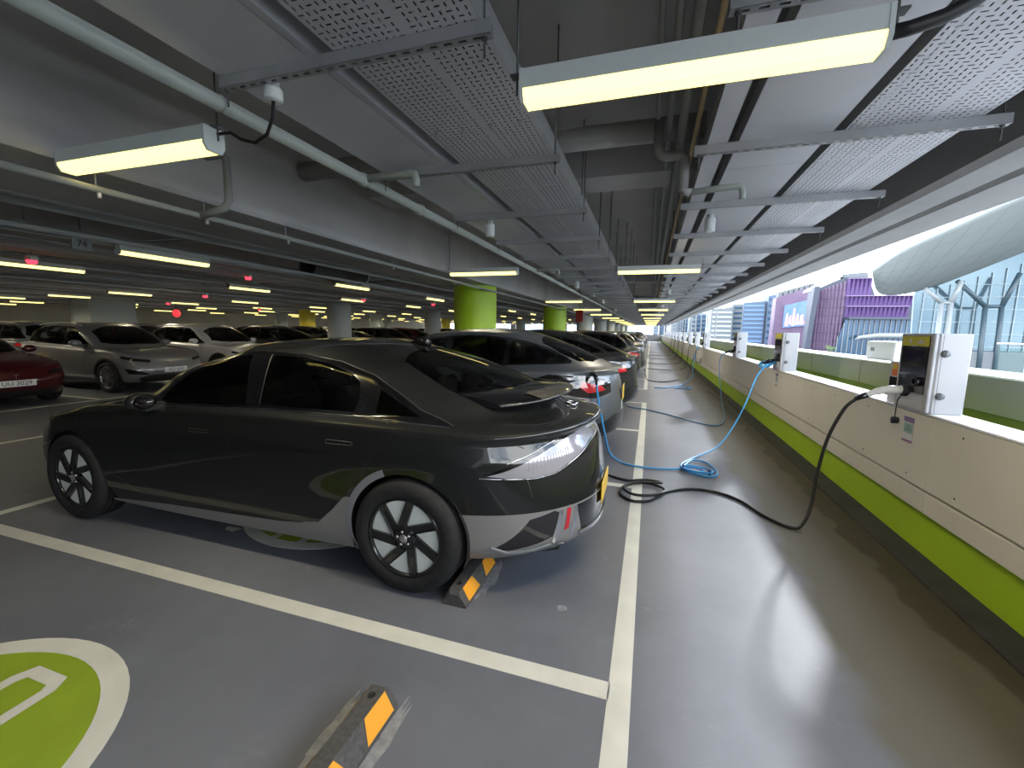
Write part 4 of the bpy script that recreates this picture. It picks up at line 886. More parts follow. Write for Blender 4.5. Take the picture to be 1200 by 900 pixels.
for i, y in enumerate(LY[1:]):
    la = {0: 'yellow lamp over the walkway, second nearest on the right', 1: 'yellow lamp over the walkway, third in the right-hand row'}.get(i, 'small distant yellow lamp in the right-hand row over the bay ends')
    dup(A0, (.06, y, 2.49), 0, la, None if i < 2 else 'distant lamps of the right-hand row')
    lb = {0: 'yellow lamp hanging just before the green column', 1: 'small yellow lamp beyond the nearer green column'}.get(i, 'small distant yellow lamp in the row over the bay noses')
    dup(B0, (-2.7, y - (.27 if i == 0 else 0), 2.49), 0, lb, None if i < 2 else 'distant lamps over the bay noses')
# lamps over the driving lanes run lengthwise on trunking
c0 = None; c9 = None
for xi, (x, ys) in enumerate(((-6.63, 4.45), (-9.9, 4.6), (-15.6, 5.3), (-19.8, 9.9), (-24, 6), (-28.2, 8.5), (-33, 5.6))):
    k = 0; y = ys - (4 if xi > 1 else 0)
    b = MB(); b.box(x - .03, x + .03, -5, 76, 2.66, 2.70)
    for yy in range(-3, 76, 6): b.tube([(x, yy, 2.7), (x, yy, 3.345)], .006, 5)
    tag(b.obj('lamp_trunking', PIPE_D), 'straight grey trunking %s' % ['over the lane edge nearest the black saloon', 'over the lane edge at the red car', 'above the second row of cars', 'above the third row of cars', 'beyond the third row of cars', 'far across the hall', 'farthest across the hall'][xi], 'trunking')
    while y < 74:
        if c0 is None:
            c0 = lamp_root('yellow lamp running lengthwise above the lane, nearest the red car', None, (x, y, 2.49), PI / 2, .165, 1)
        else:
            near = xi < 3 and k < 8
            if xi > 1 and c9 is None: c9 = lamp_root('yellow strip lamp hanging lengthwise, distant in the dim hall across the lane', 'lamps over the lanes', (x, y, 2.49), PI / 2, .165, 0); y += 4.0; k += 1; continue
            dup(c9 if xi > 1 else c0, (x, y, 2.49), PI / 2, ('%s yellow lamp from the camera on %s' % (ORD[k], ['the trunking just past the black saloon', 'the trunking over the red car nose', 'the trunking above the second car row'][xi])) if near else 'yellow strip lamp hanging lengthwise, distant in the dim hall across the lane', None if near else 'lamps over the lanes')
        y += 4.0; k += 1
# junction boxes and lamp cables
def cyl(name, label, loc, r, h, m, cat, group=None):
    b = MB(); b.s = True; b.lathe([(.001, -h), (r * .92, -h), (r, -h + .008), (r, -.01), (r * .85, 0), (.001, 0)], n=24); b.lathe([(r * .7, 0), (r * .7, .04), (.001, .04)], n=16); return tag(b.obj(name, m, None, loc), label, cat, group)
cyl('junction_box', 'white round junction box with black flex beside the left lamp', (-1.74, 1.70, 2.70), .042, .055, WHITEP, 'junction box')
tag(MB().tube([(-2.19, 1.77, 2.58), (-2.10, 1.77, 2.575), (-2.02, 1.76, 2.53), (-1.92, 1.75, 2.50), (-1.82, 1.73, 2.52), (-1.76, 1.71, 2.58), (-1.74, 1.70, 2.645)], .008, 8).obj('lamp_cable', CAB), 'short black flex looping from the left lamp to its junction box', 'cable')
fl_ = MB(); pts = [(.665, 1.77, 2.55), (.72, 1.77, 2.555), (.80, 1.765, 2.57), (.87, 1.76, 2.60), (.94, 1.75, 2.66), (1.0, 1.74, 2.73)]
fl_.tube(pts, .022, 12); tag(fl_.obj('lamp_cable', CAB), 'thick black corrugated flex at the right end of the nearest lamp', 'cable')
for i, (x, y) in enumerate(((-1.70, 4.45), (.50, 4.75), (-1.7, 10.2), (.4, 12.0), (-1.7, 16), (.4, 18.5), (-1.7, 22), (.4, 25.4))):
    cyl('sensor_box', ['white cylindrical sensor under the left trunking', 'white cylindrical sensor under the right trunking'][i] if i < 2 else 'small white cylindrical sensor far along the trunking', (x, y, 2.72), .05, .13, WHITEP, 'sensor', None if i < 2 else 'far sensors')
# ---------------------------------------------------------------- pipes
def pipe(name, label, pts, r, m=PIPE, n=12, cat='pipe'): b = MB(); b.tube(pts, r, n); return tag(b.obj(name, m), label, cat)
p = pipe('sprinkler_pipe', 'long pale green sprinkler pipe running beside the left trunking', [(-2.03, -3, 2.655), (-2.03, 64, 2.655)], .036)
for y in (2.75, 3.55, 8.2, 8.9): MB().lathe([(.036, -.03), (.047, -.025), (.047, .025), (.036, .03)], c=(-2.03, y, 2.655), axis='y', n=16).obj('pipe_coupling', PIPE, p)
for y in (1.66, 4.2, 6.7, 9.3): MB().lathe([(.037, -.006), (.041, -.006), (.041, .006), (.037, .006)], c=(-2.03, y, 2.655), axis='y', n=16).obj('pipe_clamp', STEEL, p)
for i, y in enumerate((2.75, 7.6, 12.5)):
    pipe('sprinkler_branch', 'short pipe branch with a sprinkler head, ' + ('nearest on the left pipe' if i == 0 else ('second on the left pipe' if i == 1 else 'third on the left pipe')), [(-2.0, y, 2.66), (-1.65, y, 2.665), (-1.61, y, 2.655), (-1.60, y, 2.62), (-1.60, y, 2.57)], .026)
pipe('sprinkler_pipe', 'thin grey pipe hugging the lower edge of the long beam', [(-3.385, -3, 2.44), (-3.385, 64, 2.44)], .021, PIPE_D)
for i, y in enumerate((1.9, 2.6, 3.4, 5.2, 7.1)):
    b = MB(); b.tube([(-3.41, y, 2.44), (-3.41, y, 2.57)], .005, 6); b.tube([(-3.385, y, 2.43), (-3.385, y, 2.385)], .012, 8); tag(b.obj('pipe_hanger', STEEL), 'small steel hanger clip on the thin pipe under the beam', 'hanger', 'clips on the thin pipe')
pipe('drain_pipe', 'dull pipe elbow crossing out of the long beam face above the left lamp', [(-3.39, 2.62, 2.90), (-3.2, 2.62, 2.90), (-3.17, 2.62, 2.87), (-3.17, 2.62, 2.56), (-3.19, 2.60, 2.50), (-3.38, 2.55, 2.44)], .028, PIPE_D)
pipe('drain_pipe', 'big grey drain pipe crossing between the two tray rows', [(-3.37, 3.62, 3.12), (.30, 3.62, 3.12)], .085, mat('drain_grey', (.33, .32, .32), .5), 20)
pipe('drain_pipe', 'grey pipe with two elbows dropping from the big drain pipe by the right trays', [(-.02, 3.56, 3.14), (-.02, 3.50, 3.0), (-.02, 3.46, 2.92), (.0, 3.46, 2.88), (.04, 3.46, 2.865), (.14, 3.46, 2.865), (.17, 3.46, 2.84), (.17, 3.46, 2.62), (.22, 3.46, 2.60)], .034, mat('drain_grey', (.3, .3, .3), .5), 14)
pipe('sprinkler_branch', 'pale pipe stub with tap under the right trunking', [(.17, 3.46, 2.60), (.52, 3.46, 2.62), (.55, 3.46, 2.61), (.56, 3.46, 2.58), (.56, 3.46, 2.53)], .022, PIPE)
for i, (x, z, r, m) in enumerate(((.13, 2.99, .028, PIPE_D), (.05, 3.08, .02, PIPE_D), (.215, 2.92, .014, mat('brass_pipe', (.55, .42, .25), .4, .3)), (-.03, 3.18, .016, PIPE_D))):
    pipe('service_pipe', ['dull pipe along the inner edge of the right trays', 'slim dark pipe above the inner edge of the right trays', 'thin brass coloured pipe at the inner end of the right brackets', 'topmost thin pipe under the slab between the tray rows'][i], [(x, -3, z), (x, 62, z)], r, m, 8)
for i, (x, z, r) in enumerate(((-5.1, 2.62, .05), (-5.4, 2.45, .022), (-7.4, 2.75, .06), (-8.1, 2.7, .03), (-10.8, 2.72, .06), (-11.5, 2.6, .03), (-14.8, 2.72, .07), (-18.7, 2.7, .05), (-24.6, 2.7, .06))):
    pipe('service_pipe', '%s lengthwise service pipe across the lane, counted from the long beam' % ORD[i], [(x, -5, z), (x, 76, z)], r, PIPE_D, 8)
for i, (y, z, r) in enumerate(((5.4, 3.0, .05), (11.0, 2.95, .06), (16.5, 3.0, .05), (24, 2.95, .06), (33, 3.0, .05), (44, 3, .05))):
    pipe('cross_pipe', '%s pipe crossing over the driving lane under the slab' % ORD[i], [(-34, y, z), (-4.65, y, z)], r, PIPE_D, 8)
# duct fan over the lane
t = thing('duct_fan', 'black cylindrical fan with round guard hanging over the lane', 'fan', (-6.0, 7.2, 2.70))
b = MB(); b.lathe([(.17, -.75), (.20, -.75), (.20, -.2), (.215, -.2), (.215, .2), (.20, .2), (.20, .75), (.17, .75), (.17, -.75)], axis='y', n=28); b.obj('fan_casing', mat('fan_grey', (.07, .07, .07), .5), t)
b = MB(); b.tube([(.19 * math.cos(a), .78, .19 * math.sin(a)) for a in [2 * PI * i / 24 for i in range(25)]], .014, 6, False); b.obj('guard_ring', WHITEP, t)
b = MB()
for a in (0, PI / 3, 2 * PI / 3): b.tube([(-.18 * math.cos(a), .78, -.18 * math.sin(a)), (.18 * math.cos(a), .78, .18 * math.sin(a))], .006, 5)
b.obj('guard_bars', WHITEP, t)
for y in (-.4, .4): MB().tube([(0, y, .2), (0, y, .645)], .008, 6).obj('hanger_rod', ROD, t)
# hanging signs and rods in the gap between the trays
for i, (x, y) in enumerate(((-.60, 2.65), (-.62, 3.8), (-.60, 5.0), (-.58, 5.9), (-.5, 5.2), (-.45, 7.4), (-.4, 7.9), (-.4, 9.0), (-.38, 10.5))):
    tag(MB().tube([(x, y, 2.74 if i % 2 else 2.65), (x, y, 3.36)], .0045, 6).obj('drop_rod', ROD), 'thin dark rod dropping from the slab between the tray rows', 'rod', 'drop rods between the tray rows')
RED = mat('red_sign', (.6, .02, .03), .5, emit=(1, .04, .05), es=.5)
for i, (x, y, z) in enumerate(((-9.0, 4.1, 2.52), (-8.3, 7.2, 2.62), (-9.2, 12.3, 2.5), (-7.4, 13.8, 2.45), (-12, 9, 2.4), (-18, 12, 2.4), (-19, 17, 2.4))):
    t = thing('bay_indicator', 'small red bay indicator light across the lane, %s from the left front' % ORD[i], 'indicator', (x, y, z))
    MB().bbox(-.07, .07, -.05, .05, 0, .08, .01).obj('indicator_case', WHITEP, t); MB().lathe([(.001, -.05), (.05, -.045), (.065, 0)], n=16).obj('indicator_dome', mat('red_glow', (.6, .02, .03), .4, emit=(1, .03, .06), es=1.2), t); MB().tube([(0, 0, .08), (0, 0, 3.345 - z)], .006, 5).obj('hanger_rod', ROD, t)
t = thing('round_sign', 'round red sign on the wall far behind the silver crossover', 'sign', (-23.9, 16.3, 2.17)); b = MB(); b.lathe([(.001, .03), (.20, .03), (.20, 0), (.001, 0)], axis='x', n=24); b.obj('sign_face', RED, t); MB().tube([(0, 0, .19), (0, 0, 1.17)], .02, 6).obj('sign_post', ROD, t)
t = thing('hanging_sign', 'small grey sign reading 74 hanging by the lengthwise lamp', 'sign', (-6.75, 3.55, 2.56)); MB().box(-.01, .01, -.10, .10, -.07, .07).obj('sign_plate', mat('sign_grey', (.30, .31, .30), .5), t); link('sign_lettering', text_mesh('sign_lettering', '74', .11, INK), t, (.013, 0, 0), (PI / 2, 0, PI / 2)); MB().tube([(0, 0, .07), (0, 0, .78)], .006, 5).obj('hanger_rod', ROD, t)
t = thing('red_panel', 'small red upright board between the far columns', 'sign', (-2.95, 18.6, 1.98)); MB().box(-.15, .15, -.02, .02, 0, .5).obj('panel_face', mat('panel_red', (.25, .01, .015), .5), t); MB().tube([(0, 0, .5), (0, 0, 1.35)], .01, 6).obj('hanger_rod', ROD, t)
# ---------------------------------------------------------------- chargers on the ledge
CWHITE = mat('charger_case', (.46, .47, .50), .4, noise=(2, .03, 3)); CYEL = mat('charger_yellow', (.62, .56, .02), .4); CBLK = mat('charger_black', (.015, .012, .02), .15, coat=.5)
SCREEN = mat('charger_screen', (.03, .03, .06), .08, coat=1.); KNOB = mat('knob_grey', (.16, .17, .19), .4, .4); BLUEC = mat('blue_cable', (.05, .33, .70), .4); WPLUG = mat('plug_white', (.72, .73, .72), .35); STK = mat('sticker_white', (.6, .6, .62), .5)
def make_charger(loc, label, group=None):
    t = thing('wall_charger', label, 'charger', loc, 0, group)    # origin: near front lower corner on the ledge; x depth, y width
    b = MB(); b.bbox(.015, .20, 0, .42, 0, .57, .008); b.obj('charger_case', CWHITE, t)
    b = MB(); b.bbox(-.012, .013, .002, .418, .002, .568, .006); b.obj('front_door', CWHITE, t)
    MB().bbox(-.018, -.010, .045, .385, .13, .55, .004).obj('front_panel', CBLK, t)
    y = MB().bbox(-.021, -.016, .047, .383, .475, .548, .002).obj('warning_band', CYEL, t)
    link('warning_mark', MB().add([(-.0, .05, 0), (0, -.0, .035), (0, -.05, 0)], [(0, 1, 2)]).mesh('warning_mark', STK, False), y, (-.0225, .14, .495))
    link('warning_mark', MB().lathe([(.001, 0), (.018, 0)], axis='x', n=16).mesh('warning_mark', STK, False), y, (-.0225, .27, .512)); link('warning_mark', MB().box(-.0005, 0, -.03, .03, -.008, 0).mesh('warning_mark', STK), y, (-.0222, .22, .482))
    MB().bbox(-.022, -.017, .11, .31, .36, .455, .002).obj('display_screen', SCREEN, t)
    MB().lathe([(.001, -.04), (.022, -.04), (.04, -.032), (.045, 0), (.045, .01)], c=(-.017, .25, .135), axis='x', n=24).obj('socket_collar', CBLK, t)
    MB().lathe([(.02, -.028), (.030, -.03), (.034, -.018), (.034, 0)], c=(-.017, .12, .22), axis='x', n=20).obj('emergency_button', CBLK, t)
    MB().bbox(-.018, -.011, .045, .385, .02, .115, .003).obj('lower_plate', STEEL_L, t)
    for z in (.43, .13):
        k = MB(); k.lathe([(.001, -.022), (.02, -.022), (.024, -.016), (.026, 0)], c=(.055, 0, z), axis='y', n=18); k.box(.05, .06, -.026, -.02, z - .018, z + .018); k.obj('lock_knob', KNOB, t)
    MB().box(.035, .037, -.0008, 0, .005, .565).obj('door_seam', INK, t)
    # small isolator box beside it on its own post
    return t
CHY = [(3.75, 'wall charger nearest the camera with the white plug and black cable'), (7.35, 'wall charger second along the ledge with a blue cable looped on it'), (10.9, 'wall charger third along the ledge with a blue cable'), (17.2, None), (20.6, None), (24.0, None), (28.0, None), (32.4, None), (37, None), (42, None), (48, None), (55, None), (62, None)]
c0_ = None
for y, lb in CHY:
    if c0_ is None: c0_ = make_charger((1.905, y, 1.052), lb)
    else: dup(c0_, (1.905, y, 1.052), 0, lb or 'distant white wall charger standing on the parapet ledge', None if lb else 'distant chargers on the ledge')
# isolator boxes beside chargers
def isolator(y, label, group=None):
    t = thing('isolator_box', label, 'switch box', (1.96, y, 1.052), 0, group)
    MB().bbox(0, .10, 0, .17, 0, .34, .006).obj('box_case', STEEL_L, t); MB().box(-.003, 0, .02, .15, .10, .21).obj('switch_block', CBLK, t)
    s = MB().box(-.003, 0, .05, .12, .22, .32).obj('warning_sticker', mat('sticker_orange', (.75, .16, .04), .5), t); MB().box(-.0045, -.003, .055, .115, .275, .315).obj('sticker_top', CYEL, t); return t
i0 = isolator(4.27, 'grey isolator box with orange sticker beside the nearest charger'); dup(i0, (1.96, 7.87, 1.052), 0, 'grey isolator box beside the second charger'); dup(i0, (1.96, 11.4, 1.052), 0, 'grey isolator box beside the third charger')
t = thing('meter_box', 'pale box on the planter coping behind the nearest charger', 'box', (2.86, 6.42, 1.295)); MB().bbox(0, .2, 0, .72, 0, .235, .01).obj('box_case', mat('pale_box', (.62, .66, .66), .5), t); MB().box(-.004, 0, .50, .60, .10, .15).obj('box_label', KNOB, t)
# posters stuck on the panels
def poster(y, label):
    t = thing('notice_sticker', label, 'sticker', (1.9285, y, 0)); MB().box(-.001, 0, 0, .135, .79, .985).obj('sticker_sheet', STK, t)
    MB().box(-.0016, -.001, .0, .135, .945, .985).obj('sticker_header', mat('sticker_purple', (.20, .14, .30), .5), t); MB().box(-.0016, -.001, .012, .123, .86, .935).obj('sticker_body', mat('sticker_green', (.25, .42, .38), .5), t); MB().box(-.0016, -.001, .0, .135, .79, .81).obj('sticker_footer', mat('sticker_mauve', (.28, .14, .26), .5), t)
    b = MB(); 
    for k in range(3): b.box(-.0022, -.0016, .02 + .02 * k, .112 - .015 * k, .885 + .015 * k, .889 + .015 * k)
    b.obj('sticker_print', INK, t); return t
poster(3.93, 'printed notice sticker with purple header under the nearest charger'); poster(7.55, 'printed notice sticker under the second charger')
# plugs and cables
def smooth(pts, n=6):
    P = [Vector(p) for p in pts]; out_ = []
    for i in range(len(P) - 1):
        a = P[max(i - 1, 0)]; b = P[i]; c = P[i + 1]; d = P[min(i + 2, len(P) - 1)]
        for k in range(n):
            t_ = k / n; out_.append(.5 * ((2 * b) + (c - a) * t_ + (2 * a - 5 * b + 4 * c - d) * t_ * t_ + (3 * b - a - 3 * c + d) * t_**3))
    out_.append(P[-1]); return out_
def cable(name, label, pts, r, m, n=6): b = MB(); b.tube(smooth(pts, n), r, 8); return tag(b.obj(name, m), label, 'cable')
t = thing('charging_plug', 'white charging plug pushed into the nearest wall charger', 'plug', (1.89, 4.0, 1.19))
b = MB(); b.tube(smooth([(0, 0, 0), (-.05, .0, 0.002), (-.12, .01, -.004), (-.19, .03, -.03), (-.24, .045, -.06)]), [.030] * 6 + [.031] * 6 + [.028] * 6 + [.023] * 7, 14); b.obj('plug_body', WPLUG, t)
b = MB(); b.tube([(-.23, .042, -.052), (-.27, .055, -.078), (-.30, .065, -.098)], [.026, .022, .015], 12); b.obj('strain_relief', CBLK, t)
b = MB(); b.tube(smooth([(0, .02, -.03), (-.035, .03, -.08), (-.04, .03, -.22)]), .004, 6); b.obj('cap_cord', CBLK, t); MB().lathe([(.001, -.02), (.026, -.018), (.028, .02), (.001, .024)], c=(-.04, .03, -.24), axis='x', n=16).obj('plug_cap', CBLK, t)
Cr = .0135
cable('charging_cable', 'thick black charging cable from the nearest charger, coiled on the white line', [(1.595, 4.065, 1.09), (1.53, 4.08, 1.0), (1.45, 4.10, .75), (1.40, 4.09, .45), (1.36, 4.03, .18), (1.29, 3.95, .045), (1.20, 3.90, .015), (1.05, 4.06, .014), (.90, 4.40, .014), (.70, 4.56, .014), (.45, 4.55, .014), (.22, 4.36, .016),
    (.08, 4.10, .016), (-.08, 4.03, .016), (-.20, 4.18, .016), (-.16, 4.42, .018), (.0, 4.56, .02), (.17, 4.50, .022), (.22, 4.32, .04), (.08, 4.16, .042), (-.08, 4.14, .04), (-.17, 4.28, .04), (-.10, 4.44, .043), (.05, 4.52, .045), (.2, 4.60, .03), (.05, 4.68, .016), (-.15, 4.60, .014), (-.36, 4.70, .014), (-.50, 4.85, .014), (-.62, 5.05, .014)], Cr, CAB)
cable('charging_cable', 'bright blue charging cable from the second charger to the grey crossover, bundled on the walkway', [(1.87, 7.55, 1.17), (1.72, 7.45, 1.10), (1.58, 7.3, .95), (1.42, 7.05, .6), (1.22, 6.7, .3), (.95, 6.2, .08), (.62, 5.75, .02), (.46, 5.45, .016), (.44, 5.25, .016), (.52, 5.10, .018), (.70, 5.02, .02), (.80, 5.12, .02), (.80, 5.35, .02), (.72, 5.60, .02), (.58, 5.60, .022), (.50, 5.40, .03), (.46, 5.2, .035), (.62, 5.08, .038), (.76, 5.12, .04), (.70, 5.25, .04), (.5, 5.3, .04),
    (.44, 5.18, .04), (.55, 5.05, .05), (.66, 5.08, .05), (.6, 5.2, .05), (.46, 5.24, .03), (.36, 5.17, .018), (.1, 5.12, .016), (-.12, 5.14, .016), (-.26, 5.22, .02), (-.40, 5.25, .12), (-.47, 5.15, .42), (-.53, 5.04, .74), (-.565, 4.99, 1.0)], .0115, BLUEC)
tag(MB().tube(smooth([(-.565, 4.99, .98), (-.57, 4.99, 1.05), (-.60, 5.04, 1.09), (-.66, 5.14, 1.10)]), [.014] * 6 + [.026] * 6 + [.03] * 7, 12).obj('charging_plug', CBLK), 'dark plug on the blue cable at the tail of the grey crossover', 'plug')
b = MB()
rnd = random.Random(2)
t = thing('cable_ties', 'dark ties holding the blue cable bundle together on the walkway', 'ties', (0, 0, 0))
for (x, y) in ((.45, 5.22), (.72, 5.12)): MB().lathe([(.035, -.012), (.04, 0), (.035, .012)], c=(x, y, .036), axis='x', n=12).obj('cable_tie', mat('navy_tie', (.01, .06, .2), .5), t)
# blue cable hank on the second charger
b = MB()
for k in range(4): b.tube(smooth([(1.885, 7.60, 1.18 + .01 * k), (1.80, 7.56 + .02 * k, 1.10 + .015 * k), (1.72, 7.60, 1.07 + .02 * k), (1.68, 7.68, 1.09 + .015 * k), (1.76, 7.72, 1.14 + .01 * k), (1.88, 7.66, 1.19)]), .010, 6)
tag(b.obj('cable_hank', BLUEC), 'blue cable looped in a hank on the second charger', 'cable'); 
t = thing('charging_plug', 'dark plug in the second charger holding blue loops', 'plug', (1.89, 7.6, 1.19)); MB().tube([(0, 0, 0), (-.1, 0, -.01), (-.18, .02, -.05)], [.03, .03, .02], 12).obj('plug_body', CBLK, t)
t = thing('charging_plug', 'dark plug in the third charger with a blue cable', 'plug', (1.89, 11.15, 1.19)); MB().tube([(0, 0, 0), (-.1, 0, -.01), (-.18, .02, -.05)], [.03, .03, .02], 12).obj('plug_body', CBLK, t)
cable('charging_cable', 'blue charging cable hanging from the third charger and trailing across the walkway', [(1.72, 11.17, 1.14), (1.60, 11.1, 1.0), (1.55, 10.6, .6), (1.52, 9.9, .2), (1.45, 9.0, .03), (1.30, 8.2, .014), (1.1, 7.95, .014), (.8, 8.2, .014), (.4, 8.7, .014), (.0, 9.1, .014), (-.3, 9.25, .014), (-.5, 9.7, .014), (-.6, 9.95, .014)], .011, mat('blue_cable_dull', (.06, .20, .36), .45))
cable('charging_cable', 'blue cable bundle lying on the far walkway', [(1.75, 17.4, 1.1), (1.62, 17.2, .8), (1.55, 16.8, .3), (1.5, 16.2, .03), (1.2, 14.8, .014), (.9, 13.6, .014), (.75, 13.0, .02), (.95, 12.8, .03), (1.2, 13.0, .03), (1.0, 13.4, .04), (.7, 13.2, .03), (.5, 12.9, .016), (.2, 12.9, .014)], .014, BLUEC)
cable('charging_cable', 'black charging cable looping over the far walkway from the fourth charger', [(1.72, 17.5, 1.12), (1.66, 17.2, 1.0), (1.6, 16.6, .62), (1.7, 16.2, .55), (1.76, 16.5, .7)], .014, CAB)
cable('charging_cable', 'thin black cable trailing from the dark van tail across the walkway', [(-.12, 15.2, .35), (-.05, 15.0, .05), (.1, 14.6, .014), (.5, 14.4, .014), (.9, 15.1, .014), (1.3, 16, .014), (1.5, 17, .4), (1.7, 17.4, 1.1)], .012, CAB)
for i, y in enumerate((20.8, 24.3, 28.3, 32.6, 37.2)): cable('charging_cable', 'distant dark cable hanging from a far charger', [(1.75, y, 1.15), (1.66, y - .2, .9), (1.6, y - .5, .3), (1.4, y - 1, .02), (.6, y - 1.5, .014), (.1, y - 1.4, .014), (-.04, y - 1.2, .02)], .014, CAB)['group'] = 'distant hanging cables'
# ---------------------------------------------------------------- parked cars
hero, S_hero = make_hero()
FAST, _ = make_car('crossover_car', 'grey fastback crossover with red tail lamp, beside the black saloon, on a blue cable', P_FAST, ST_FAST)
SUV, _ = make_car('crossover_car', 'silver-grey crossover facing the lane, behind the black saloon bonnet', P_SUV, ST_SUV)
SAL, _ = make_car('saloon_car', 'dark red saloon at the left edge, nose towards the lane', P_SAL, ST_SAL)
B1 = thing('x', 'x', 'car')
def place(src, x, y, rz, label, group=None, m=None):
    o = dup(src, (x, y, 0), rz, label, group)
    if m: paintcar(o, m)
    return o
# bay row beside the walkway (tails towards the walkway)
FAST.location = (-2.72, 5.86, 0)
t_y = 0
cars_near = [(FAST, -2.60, 8.6, PAINT_BLACK, 'black hatchback behind the grey crossover in the bay row'), (SUV, -2.45, 13.75, PAINT_BLACK, 'black car beyond the gap by the first green column'), (FAST, -2.55, 16.4, PAINT_DARK, 'dark grey car, third beyond the gap in the bay row'), (SUV, -2.4, 19.1, PAINT_SILVER, 'silver car in the bay row before the second group of bays'),
    (SAL, -2.7, 21.75, PAINT_BLACK, None), (FAST, -2.7, 24.4, PAINT_DARK, None), (SUV, -2.7, 27.1, PAINT_WHITE, None), (SAL, -2.7, 32.3, PAINT_BLUE, None), (FAST, -2.7, 35, PAINT_DARK, None), (SUV, -2.7, 37.6, PAINT_SILVER, None), (SUV, -2.7, 43, PAINT_BLACK, None), (FAST, -2.7, 48.3, PAINT_RED, None), (SAL, -2.7, 53.5, PAINT_SILVER, None), (SUV, -2.7, 58.8, PAINT_DARK, None)]
for s, x, y, m, lb in cars_near: place(s, x, y, 0, lb or 'distant parked car far along the bay row by the walkway, tail outwards', None if lb else 'distant cars in the bay row', m)
# plates, ports and emblem details on the nearer ones
plate(FAST, '', (2.415, 0, .80), (PI / 2, 0, PI / 2), True, two=True)
# row across the lane, noses towards us
SAL.location = (-13.35, 4.62, 0); SAL.rotation_euler.z = PI
SUV.location = (-13.25, 7.35, 0); SUV.rotation_euler.z = PI
plate(SAL, 'UU 3029', (-2.335, .0, .47), (PI / 2, 0, -PI / 2), False)
plate(SUV, 'XD 650', (-2.315, 0, .52), (PI / 2, 0, -PI / 2), False)
b = MB(); b.prism([(0, .03), (.05, .045), (.012, .018), (.006, -.03), (0, -.05), (-.006, -.03), (-.012, .018), (-.05, .045)], -2.332, -2.324, axis='x'); b.obj('nose_emblem', CHROME, SAL, (0, 0, .60))
rn = random.Random(11); CM = [PAINT_BLACK, PAINT_DARK, PAINT_GREY, PAINT_SILVER, PAINT_WHITE, PAINT_BLUE, PAINT_RED]
W1 = place(SUV, -13.3, 10.1, PI, 'white crossover behind the silver crossover, nose to the lane', None, PAINT_WHITE)
for i in range(2, 17):
    y = 7.35 + 2.72 * i + (1.4 if i > 2 else 0)
    if i == 2: lb = 'black car next after the white crossover across the lane'
    else: lb = ('%s car past the white crossover in the first row across the lane' % ORD[i - 2]) if i < 10 else 'distant dark car in the first row across the lane'
    place([SAL, SUV, FAST][i % 3], -13.3 + rn.uniform(-.15, .15), y, PI, lb, None if i < 10 else 'first row across the lane', rn.choice([PAINT_BLACK, PAINT_DARK, PAINT_DARK, PAINT_GREY, PAINT_RED if i == 5 else PAINT_BLACK]))
place(FAST, -18.9, 5.2, 0, 'black car roof showing behind the silver crossover at left', None, PAINT_BLACK)
for i in range(0, 16):
    y = 8 + 2.75 * i
    place([SUV, FAST, SAL][i % 3], -18.7, y, 0, ('%s car along the second row across the lane, counted from the left' % ORD[i]) if i < 8 else 'dark parked car far along the second row across the lane', None if i < 8 else 'second row across the lane', rn.choice(CM[:4] + [PAINT_BLACK, PAINT_DARK]))
for i in range(0, 14):
    y = 9 + 3.3 * i
    place([SAL, SUV, FAST][i % 3], -28.2, y, PI, 'dark parked car in the far row by the beige wall', 'far row by the wall', rn.choice(CM[:4] + [PAINT_BLACK]))
for o in list(B1.children) + [B1]: bpy.data.objects.remove(o)
# ---------------------------------------------------------------- the world beyond the parapet
def EX(x, y, z, k=2.0): return (x * k, y * k, 1.6 + (z - 1.6) * k)
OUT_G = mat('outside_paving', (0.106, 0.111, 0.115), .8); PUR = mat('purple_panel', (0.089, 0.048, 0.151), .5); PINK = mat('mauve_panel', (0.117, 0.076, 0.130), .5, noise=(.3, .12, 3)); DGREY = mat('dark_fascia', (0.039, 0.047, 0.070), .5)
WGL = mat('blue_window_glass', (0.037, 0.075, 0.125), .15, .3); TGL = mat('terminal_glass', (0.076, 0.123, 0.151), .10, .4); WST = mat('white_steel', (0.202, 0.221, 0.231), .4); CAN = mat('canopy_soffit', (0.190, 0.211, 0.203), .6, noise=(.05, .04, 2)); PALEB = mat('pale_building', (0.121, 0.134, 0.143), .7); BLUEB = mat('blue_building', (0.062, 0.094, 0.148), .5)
sb = MB(); sb.box(3.1, 500, -60, 600, -8.3, -8.0); struct(sb.obj('trim_90', OUT_G))
# purple shopping hall
t = thing('shopping_hall', 'purple shopping hall with triangular panels and slanted mauve facade across the road', 'building', (0, 0, 0))
Y = 90 * 2
def ex(x, z, dy=0): return (x * 2, Y + dy, 1.6 + (z - 1.6) * 2)
b = MB()
def block(b, poly, y0, y1): b.prism([(x * 2, 1.6 + (z - 1.6) * 2) for x, z in poly], y0, y1, axis='y')
block(b, [(27.2, -3), (27.4, 9.3), (32.0, 11.6), (35.6, 11.6), (36.8, 8.4), (43.2, 8.4), (43.2, -3)], Y + 2, Y + 7); b.obj('hall_mass', DGREY, t)
# mauve ribbed facade made of separate panels
for r in range(9):
    for c in range(9):
        z0 = -2.5 + r * 1.5; z1 = z0 + 1.42
        x0 = 27.5 + c * .55 - .0; x1 = x0 + .50
        top = 9.1 + (x0 - 27.5) * .43
        if z1 > top: z1 = top
        if z0 >= top - .1: continue
        q = .0
        if x0 > 32.3: continue
        b = MB(); b.prism([(x0 * 2, Y + 1.9), (x0 * 2 + .5, Y + 1.4), (x1 * 2, Y + 1.9)], 1.6 + (z0 - 1.6) * 2, 1.6 + (z1 - 1.6) * 2); b.obj('facade_rib', PINK, t)
